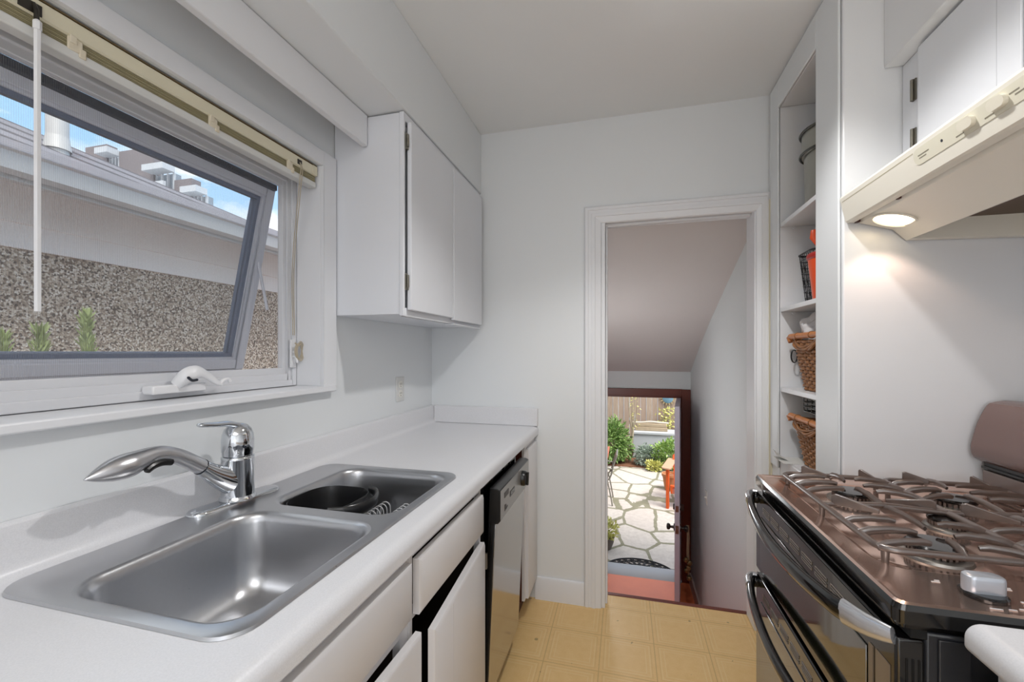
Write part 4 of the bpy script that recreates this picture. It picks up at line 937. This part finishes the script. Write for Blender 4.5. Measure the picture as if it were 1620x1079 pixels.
shrub('garden_shrub', (.98, 10.0, -.98), (.34, .30, .32), 1500, .08, leafC_m, 'bright green shrub right of the silvery one', 2.0, .2)
shrub('garden_shrub', (.62, 9.72, -1.18), (.16, .10, .10), 260, .07, leafD_m, 'small yellow-green plant at the patio edge by the orange chair', 2.0, .3, 3)
TR = thing('young_tree', (.15, 10.35, PZ + .02), 'thin bare young tree with several upright stems', 'tree')
mb = MB(); mb.tube(bez([(.13, 10.35, PZ + .02), (.16, 10.35, -1.0), (.19, 10.36, -.72), (.21, 10.37, -.5)], 6), [.035 - .0006 * i for i in range(19)], 8); build('trunk', mb, bark_m, TR, ang=60)
for k, (dx, dy) in enumerate(((-.09, 0), (-.02, .03), (.05, -.02), (.11, .02))):
    mb = MB(); mb.tube(bez([(.20, 10.365, -.55), (.20 + dx * .6, 10.36 + dy, -.3), (.20 + dx, 10.36 + dy, .1), (.20 + dx * 1.1, 10.36 + dy, .6)], 5), [.016 - .0006 * i for i in range(16)], 7); build('stem', mb, bark_m, TR, ang=60)
mb = MB(); rnd = random.Random(3)
for k in range(70):
    p = Vector((.22 + rnd.gauss(0, .06), 10.36 + rnd.gauss(0, .08), rnd.uniform(-.5, .5))); a = Vector((rnd.gauss(0, 1), rnd.gauss(0, 1), -.5)).normalized(); b = a.orthogonal().normalized()
    mb.add([p, p + a * .03 + b * .01, p + a * .06, p + a * .03 - b * .01], [(0, 1, 2), (0, 2, 3)])
build('sparse_leaves', mb, leafD_m, TR, smooth=False)
VN = thing('fence_vine', (1.0, 11.45, PZ + .02), 'sparse yellow-green climber on the fence below the sun ornament', 'vine')
mb = MB(); rnd = random.Random(5)
for k in range(150):
    p = Vector((1.08 + rnd.gauss(0, .13), 11.50 + rnd.uniform(-.06, .04), rnd.uniform(-.75, -.12))); a = Vector((rnd.gauss(0, 1), rnd.gauss(0, .4), rnd.gauss(0, 1))).normalized(); b = a.orthogonal().normalized()
    mb.add([p, p + a * .04 + b * .02, p + a * .08, p + a * .04 - b * .02], [(0, 1, 2), (0, 2, 3)])
build('foliage', mb, leafD_m, VN, smooth=False)
mb = MB(); mb.tube(bez([(1.0, 11.5, PZ + .02), (1.05, 11.52, -.8), (1.02, 11.53, -.4), (1.10, 11.54, -.15)], 5), .010, 6); build('stem', mb, bark_m, VN)
SU = thing('sun_ornament', (1.09, 11.56, .0), 'blue sun face ornament with gold rays hung on the fence', 'ornament')
mb = MB(); mb.lathe([(.13, 0), (.13, -.02), (.09, -.035), (.02, -.045)], (1.09, 11.575, .12), 28, 'y'); build('disc', mb, sunblue_m, SU)
mb = MB()
for k in range(14):
    t = 2 * PI * k / 14; c, s_ = math.cos(t), math.sin(t); tx, tz = -s_ * .026, c * .026
    q = [(1.09 + c * .125 + tx, .12 + s_ * .125 + tz), (1.09 + c * .21, .12 + s_ * .21), (1.09 + c * .125 - tx, .12 + s_ * .125 - tz)]
    mb.prism(q, 'y', 11.562, 11.578)
build('rays', mb, sungold_m, SU)
# metal chair and table at the left
PC = thing('patio_chair', (-.42, 7.55, PZ), 'grey metal patio chair facing the table, at the left of the doorway view', 'chair')
cy0, cy1 = 7.32, 7.78
for y in (cy0, cy1):
    mb = MB(); mb.tube(bez([(-.62, y, PZ + .44), (-.30, y, PZ + .42), (-.215, y, PZ + .50), (-.17, y, PZ + .68), (-.115, y, PZ + .84)], 6), .013, 8); build('side_rail', mb, patiometal_m, PC, ang=60)
    mb = MB(); mb.tube(bez([(-.27, y, PZ + .43), (-.23, y, PZ + .25), (-.185, y, PZ + .002)], 5), .012, 8); build('leg', mb, patiometal_m, PC, ang=60)
    mb = MB(); mb.tube([(-.60, y, PZ + .43), (-.64, y, PZ + .002)], .012, 8); build('leg', mb, patiometal_m, PC, ang=60)
    mb = MB(); mb.tube(bez([(-.19, y, PZ + .62), (-.40, y, PZ + .65), (-.58, y, PZ + .62), (-.61, y, PZ + .44)], 5), .012, 8); build('armrest', mb, patiometal_m, PC, ang=60)
mb = MB(); mb.box(-.62, -.26, cy0, cy1, PZ + .430, PZ + .440); build('seat', mb, patiometal_m, PC, .003)
mb = MB(); bk = [(-.222, PZ + .46), (-.178, PZ + .66), (-.118, PZ + .85)]
mb.prism(bk + [(x + .008, z) for x, z in bk[::-1]], 'y', cy0 + .01, cy1 - .01); mb.tube([(-.112, cy0, PZ + .845), (-.112, cy1, PZ + .845)], .014, 8); build('backrest', mb, patiometal_m, PC)
PT = thing('patio_table', (-1.0, 7.9, PZ), 'reddish wooden patio table at the left of the doorway view', 'table')
mb = MB(); mb.box(-1.8, -.262, 7.5, 8.35, PZ + .74, PZ + .775); build('tabletop', mb, table_m, PT, .006)
for x in (-1.7, -.34):
    for y in (8.27, 7.88): mb = MB(); mb.box(x - .03, x + .03, y - .03, y + .03, PZ, PZ + .74); build('leg', mb, table_m, PT, .004)
# orange slatted garden chair
AC = thing('garden_chair', (0, 0, 0), 'orange wooden slatted garden chair on the flagstones at right', 'chair'); LOC[AC.name] = Vector((0, 0, 0))
for sx in (-1, 1):
    mb = MB(); mb.box(sx * .33 - .022, sx * .33 + .022, -.33, -.24, .0, .66); build('leg', mb, orangewood_m, AC, .004)
    mb = MB(); mb.prism([(-.30, .36), (-.30, .25), (.50, .0), (.60, .0), (.60, .06)], 'x', sx * .27 - .015, sx * .27 + .015); build('side_board', mb, orangewood_m, AC, .003)
    mb = MB(); mb.prism([(p[0], p[1]) for p in rr(sx * .34 - .075, sx * .34 + .075, -.40, .34, .05, 5)], 'z', .662, .686); build('armrest', mb, M('arm_weathered', '#c49a7c', .7), AC, .003)
for k in range(5):
    x = -.22 + .11 * k; zt = .86 - .02 * (k - 2) ** 2
    mb = MB(); mb.loft([[(x - .050, .02, .28), (x + .050, .02, .28), (x + .050, .045, .28), (x - .050, .045, .28)], [(x * 1.25 - .058, .27, zt - .03), (x * 1.25 + .058, .27, zt - .03), (x * 1.25 + .058, .295, zt - .03), (x * 1.25 - .058, .295, zt - .03)], [(x * 1.25 - .03, .28, zt), (x * 1.25 + .03, .28, zt), (x * 1.25 + .03, .30, zt), (x * 1.25 - .03, .30, zt)]]); build('back_slat', mb, orangewood_m, AC, .003)
for k in range(5):
    y = -.30 + .085 * k; z = .365 - .03 * k; mb = MB(); mb.box(-.29, .29, y, y + .075, z - .012, z + .010); build('seat_slat', mb, orangewood_m, AC, .003)
mb = MB(); mb.box(-.32, .32, .20, .225, .60, .66); build('back_rail', mb, orangewood_m, AC, .003)
AC.location = (1.09, 7.66, PZ); AC.rotation_euler = (0, 0, R(-14))
TP = thing('plant_pot', (.84, 8.45, PZ), 'terracotta plant pot standing behind the orange garden chair', 'plant pot')
mb = MB(); mb.lathe([(.10, PZ), (.14, PZ + .26), (.155, PZ + .265), (.155, PZ + .31), (.135, PZ + .31), (.13, PZ + .27)], (.84, 8.45, 0), 28); build('pot_body', mb, terra_m, TP)
mb = MB(); mb.lathe([(.13, PZ + .262), (.1, PZ + .272)], (.84, 8.45, 0), 20); build('soil', mb, soil_m, TP)
LPp = thing('potted_plant', (-.24, 5.75, PZ), 'yellow-green leafy plant in a stone pot outside the door at left', 'plant')
mb = MB(); mb.lathe([(.09, PZ), (.12, PZ + .08), (.13, PZ + .15), (.115, PZ + .15), (.11, PZ + .12)], (-.25, 5.74, 0), 20); build('stone_pot', mb, stonepot_m, LPp)
mb = MB(); rnd = random.Random(9)
for k in range(420):
    d = Vector((rnd.gauss(0, 1), rnd.gauss(0, 1), rnd.gauss(0, 1))).normalized() * rnd.random() ** .4
    p = Vector((-.24 + d.x * .16, 5.74 + d.y * .15, PZ + .25 + d.z * .14)); a = (d + Vector((rnd.gauss(0, .5), rnd.gauss(0, .5), .2))).normalized(); b = a.orthogonal().normalized(); s = .05
    mb.add([p, p + a * s * .5 + b * .014, p + a * s, p + a * s * .5 - b * .014], [(0, 1, 2), (0, 2, 3)])
build('foliage', mb, leafD_m, LPp, smooth=False)

# ------------------------------------------------------------------ house next door, seen through the window
NX = -3.4
NH = thing('neighbour_house', (-4.5, 3.5, -.3), 'neighbouring house with pebble-dash wall, siding, gutter and grey roof', 'house')
mb = MB(); mb.box(NX - .25, NX, -3.0, 12.0, -.6, 1.906); build('stucco_wall', mb, stucco_m, NH)
mb = MB(); mb.prism([(NX - .2, 1.90), (NX + .020, 1.90), (NX + .012, 2.045), (NX + .028, 2.047), (NX + .015, 2.29), (NX - .2, 2.29)], 'y', -3.0, 12.0); mb.box(NX - .01, NX + .40, -3, 12, 2.285, 2.298); build('siding', mb, siding_m, NH)
mb = MB(); mb.prism([(x, z - .05) for x, z in [(-3.02, 2.33), (-2.98, 2.245), (-2.955, 2.235), (-2.925, 2.255), (-2.905, 2.335), (-2.89, 2.345), (-2.93, 2.345), (-2.95, 2.26), (-2.99, 2.33)]], 'y', -3.0, 12.0); mb.box(-3.03, -2.985, -3, 12, 2.17, 2.29); build('gutter', mb, gutter_m, NH)
mb = MB(); mb.add([(-2.93, -3.0, 2.315), (-2.93, 12.0, 2.315), (-5.6, 12.0, 3.05), (-5.6, 5.3, 3.33), (-5.6, -3.0, 3.80), (-2.93, -3.0, 2.295), (-2.93, 12.0, 2.295), (-5.6, 12.0, 2.9), (-5.6, 5.3, 3.1), (-5.6, -3.0, 3.5)],
    [(0, 1, 3, 4), (1, 2, 3), (5, 9, 8, 6), (6, 8, 7), (0, 5, 6, 1), (1, 6, 7, 2), (2, 7, 8, 3), (3, 8, 9, 4), (4, 9, 5, 0)])
build('roof', mb, roof_m, NH, smooth=False)
mb = MB(); mb.lathe([(.078, 3.05), (.078, 4.1), (.06, 4.12)], (-5.0, 2.70, 0), 28); mb.lathe([(.095, 3.14), (.080, 3.26)], (-5.0, 2.70, 0), 28); build('flue_pipe', mb, chim_m, NH)
AB = thing('apartment_block', (-23, 17, 0), 'distant apartment block with dark cladding and white balconies behind the roof', 'building')
for (x0, x1, zt) in ((-28.2, -26.6, 12.37), (-25.7, -23.3, 11.85), (-21.9, -20.8, 9.95)):
    mb = MB(); mb.box(x0, x1, 16.4, 16.9, 0, zt); build('clad_bay', mb, tower_m, AB)
for (x0, x1, zt) in ((-26.6, -25.9, 12.0), (-23.3, -22.1, 10.75), (-20.8, -20.0, 9.4)):
    mb = MB(); mb.box(x0, x1, 16.6, 16.9, 0, zt - .35); b = build('glazed_bay', mb, M('bay_glass', '#8d959e', .3), AB)
    mb = MB(); mb.box(x0 - .1, x1 + .1, 15.9, 16.5, zt - .35, zt - .05); mb.box(x0 - .05, x1 + .05, 15.95, 16.1, zt - 1.5, zt - .95); mb.box(x0 - .1, x1 + .1, 15.9, 16.6, zt - 1.6, zt - 1.5)
    for k in range(4): xx = x0 + (x1 - x0) * k / 3; mb.box(xx - .04, xx + .04, 16.5, 16.6, 0, zt - .35)
    build('balcony', mb, balc_m, b)
def conifer(x, y, z, h, label):
    o = thing('conifer_shoot', (x, y, -.6), label, 'plant'); rnd = random.Random(int(y * 1000)); mb = MB()
    mb.tube([(x, y, -.6), (x, y, z + h)], [.014, .003], 6); build('stem', mb, bark_m, o); mb = MB()
    for k in range(620):
        t = rnd.random(); w = .026 * (1 - t) + .010; p = Vector((x + rnd.gauss(0, w * .4), y + rnd.gauss(0, w * .4), z - .3 + (h + .3) * t)); a = Vector((rnd.gauss(0, .35), rnd.gauss(0, .35), 1)).normalized(); b = a.orthogonal().normalized()
        mb.add([p, p + a * .022 + b * .0035, p + a * .05, p + a * .022 - b * .0035], [(0, 1, 2), (0, 2, 3)])
    build('needles', mb, leafE_m, o, smooth=False); return o
for y, h, l in ((1.03, .07, 'shortest conifer shoot at the far left foot of the window'), (1.135, .10, 'middle one of the three conifer shoots outside the window'), (1.285, .17, 'tallest conifer shoot seen through the window, rightmost of three')): o = conifer(-2.2, y, 1.28, h, l); o['group'] = 'conifer shoots outside the window'
mb = MB(); mb.box(-8, XL - .2, -6, 14, -.75, -.6); struct('floor_side_yard', mb, soil_m)

# ------------------------------------------------------------------ lamps, added fill lights, sky, camera
CLt = thing('ceiling_light', (.17, 1.12, 2.38), 'round white ceiling light above the kitchen floor', 'ceiling light')
mb = MB(); mb.lathe([(.13, 2.489), (.13, 2.465), (.12, 2.46)], (.17, 1.12, 0), 36); build('base_plate', mb, white_m, CLt)
mb = MB(); mb.lathe([(.115, 2.46), (.11, 2.435), (.08, 2.412), (.03, 2.402)], (.17, 1.12, 0), 36); build('glass_dome', mb, dome_m, CLt)
def light(name, typ, loc, energy, col, **k):
    d = bpy.data.lights.new(name, typ); d.energy = energy; d.color = col
    rot = k.pop('rot', None)
    for a, v in k.items(): setattr(d, a, v)
    o = bpy.data.objects.new(name, d); COL.objects.link(o); o.location = loc
    if rot: o.rotation_euler = rot
    return o
light('kitchen_lamp', 'SPOT', (.17, 1.16, 2.37), 36, (1, .985, .97), spot_size=R(126), spot_blend=.55, shadow_soft_size=.035)
light('rear_fill', 'AREA', (.05, -1.2, 2.44), 18, (.98, .99, 1), shape='RECTANGLE', size=1.3, size_y=1.3)  # fill panel added behind the camera, no fixture
light('low_rear_fill', 'POINT', (.35, -1.6, 1.15), 12, (.98, .99, 1), shadow_soft_size=.25)  # extra fill point, added out of view to lift the ceiling
light('hood_lamp', 'SPOT', (.741, 1.436, 1.655), 1.3, (1, .70, .55), spot_size=R(114), spot_blend=.3, shadow_soft_size=.02)
light('stair_fill', 'POINT', (-.22, 3.35, .9), 8, (.97, .98, 1), shadow_soft_size=.10)  # hidden fill light added to brighten the stairwell
sun = light('sun', 'SUN', (0, 0, 8), 4.2, (1, .97, .92), angle=R(25)); sun.rotation_euler = Vector((-.35, .30, -.85)).to_track_quat('-Z', 'Y').to_euler()
W = bpy.data.worlds.new('sky'); S.world = W; W.use_nodes = True; nt = W.node_tree; nt.nodes.clear()
def wn(t, ins=None, **p):
    nd = nt.nodes.new(t)
    for k, v in p.items(): setattr(nd, k, v)
    for k, v in (ins or {}).items():
        if isinstance(v, bpy.types.NodeSocket): nt.links.new(v, nd.inputs[k])
        else: nd.inputs[k].default_value = v
    return nd
tc = wn('ShaderNodeTexCoord').outputs['Generated']; sz = wn('ShaderNodeSeparateXYZ', {0: tc}).outputs[2]
mp = wn('ShaderNodeMapping', {'Vector': tc, 'Location': (.35, .1, .0), 'Scale': (1, 1, 2.2)}).outputs[0]
nz = wn('ShaderNodeTexNoise', {'Vector': mp, 'Scale': 4.2, 'Detail': 7., 'Roughness': .58}).outputs[0]
bank = wn('ShaderNodeMapRange', {'Value': wn('ShaderNodeVectorMath', {0: tc, 1: (-.717, .608, .341)}, operation='DOT_PRODUCT').outputs['Value'], 'From Min': .978, 'From Max': .998, 'To Min': 0., 'To Max': .13}).outputs[0]
nz = wn('ShaderNodeMath', {0: nz, 1: bank}, operation='ADD').outputs[0]
rp = wn('ShaderNodeValToRGB', {0: wn('ShaderNodeMath', {0: nz, 1: wn('ShaderNodeMath', {0: wn('ShaderNodeMath', {0: wn('ShaderNodeMath', {0: sz, 1: -.50}, operation='ADD').outputs[0], 1: .9}, operation='MULTIPLY').outputs[0], 1: wn('ShaderNodeMath', {0: wn('ShaderNodeSeparateXYZ', {0: tc}).outputs[1], 1: -.16}, operation='MULTIPLY').outputs[0]}, operation='MAXIMUM').outputs[0]}, operation='ADD').outputs[0]}); e = rp.color_ramp.elements; e[0].position = .45; e[1].position = .56
gr = wn('ShaderNodeValToRGB', {0: sz}); e = gr.color_ramp.elements; e[0].position = 0.; e[0].color = lin('#c6e1f6'); e[1].position = .55; e[1].color = lin('#86baf0')
mx = wn('ShaderNodeMix', {0: rp.outputs[0], 6: gr.outputs[0], 7: (.93, .94, .97, 1)}, data_type='RGBA')
bgn = wn('ShaderNodeBackground', {0: mx.outputs[2], 1: 1.45}); wo = wn('ShaderNodeOutputWorld'); nt.links.new(bgn.outputs[0], wo.inputs[0])

cam = bpy.data.cameras.new('camera'); cam.sensor_width = 36; cam.lens = 673 / 1620 * 36; cam.shift_y = 17.5 / 1620; cam.clip_start = .02; cam.clip_end = 200
co = bpy.data.objects.new('camera', cam); COL.objects.link(co); co.location = (0, 0, 1.30); co.rotation_euler = (R(90), 0, math.atan(177 / 673)); S.camera = co
S.view_settings.view_transform = 'Standard'; S.view_settings.look = 'None'; S.view_settings.gamma = 1; S.view_settings.use_curve_mapping = False; S.view_settings.exposure = 0.06
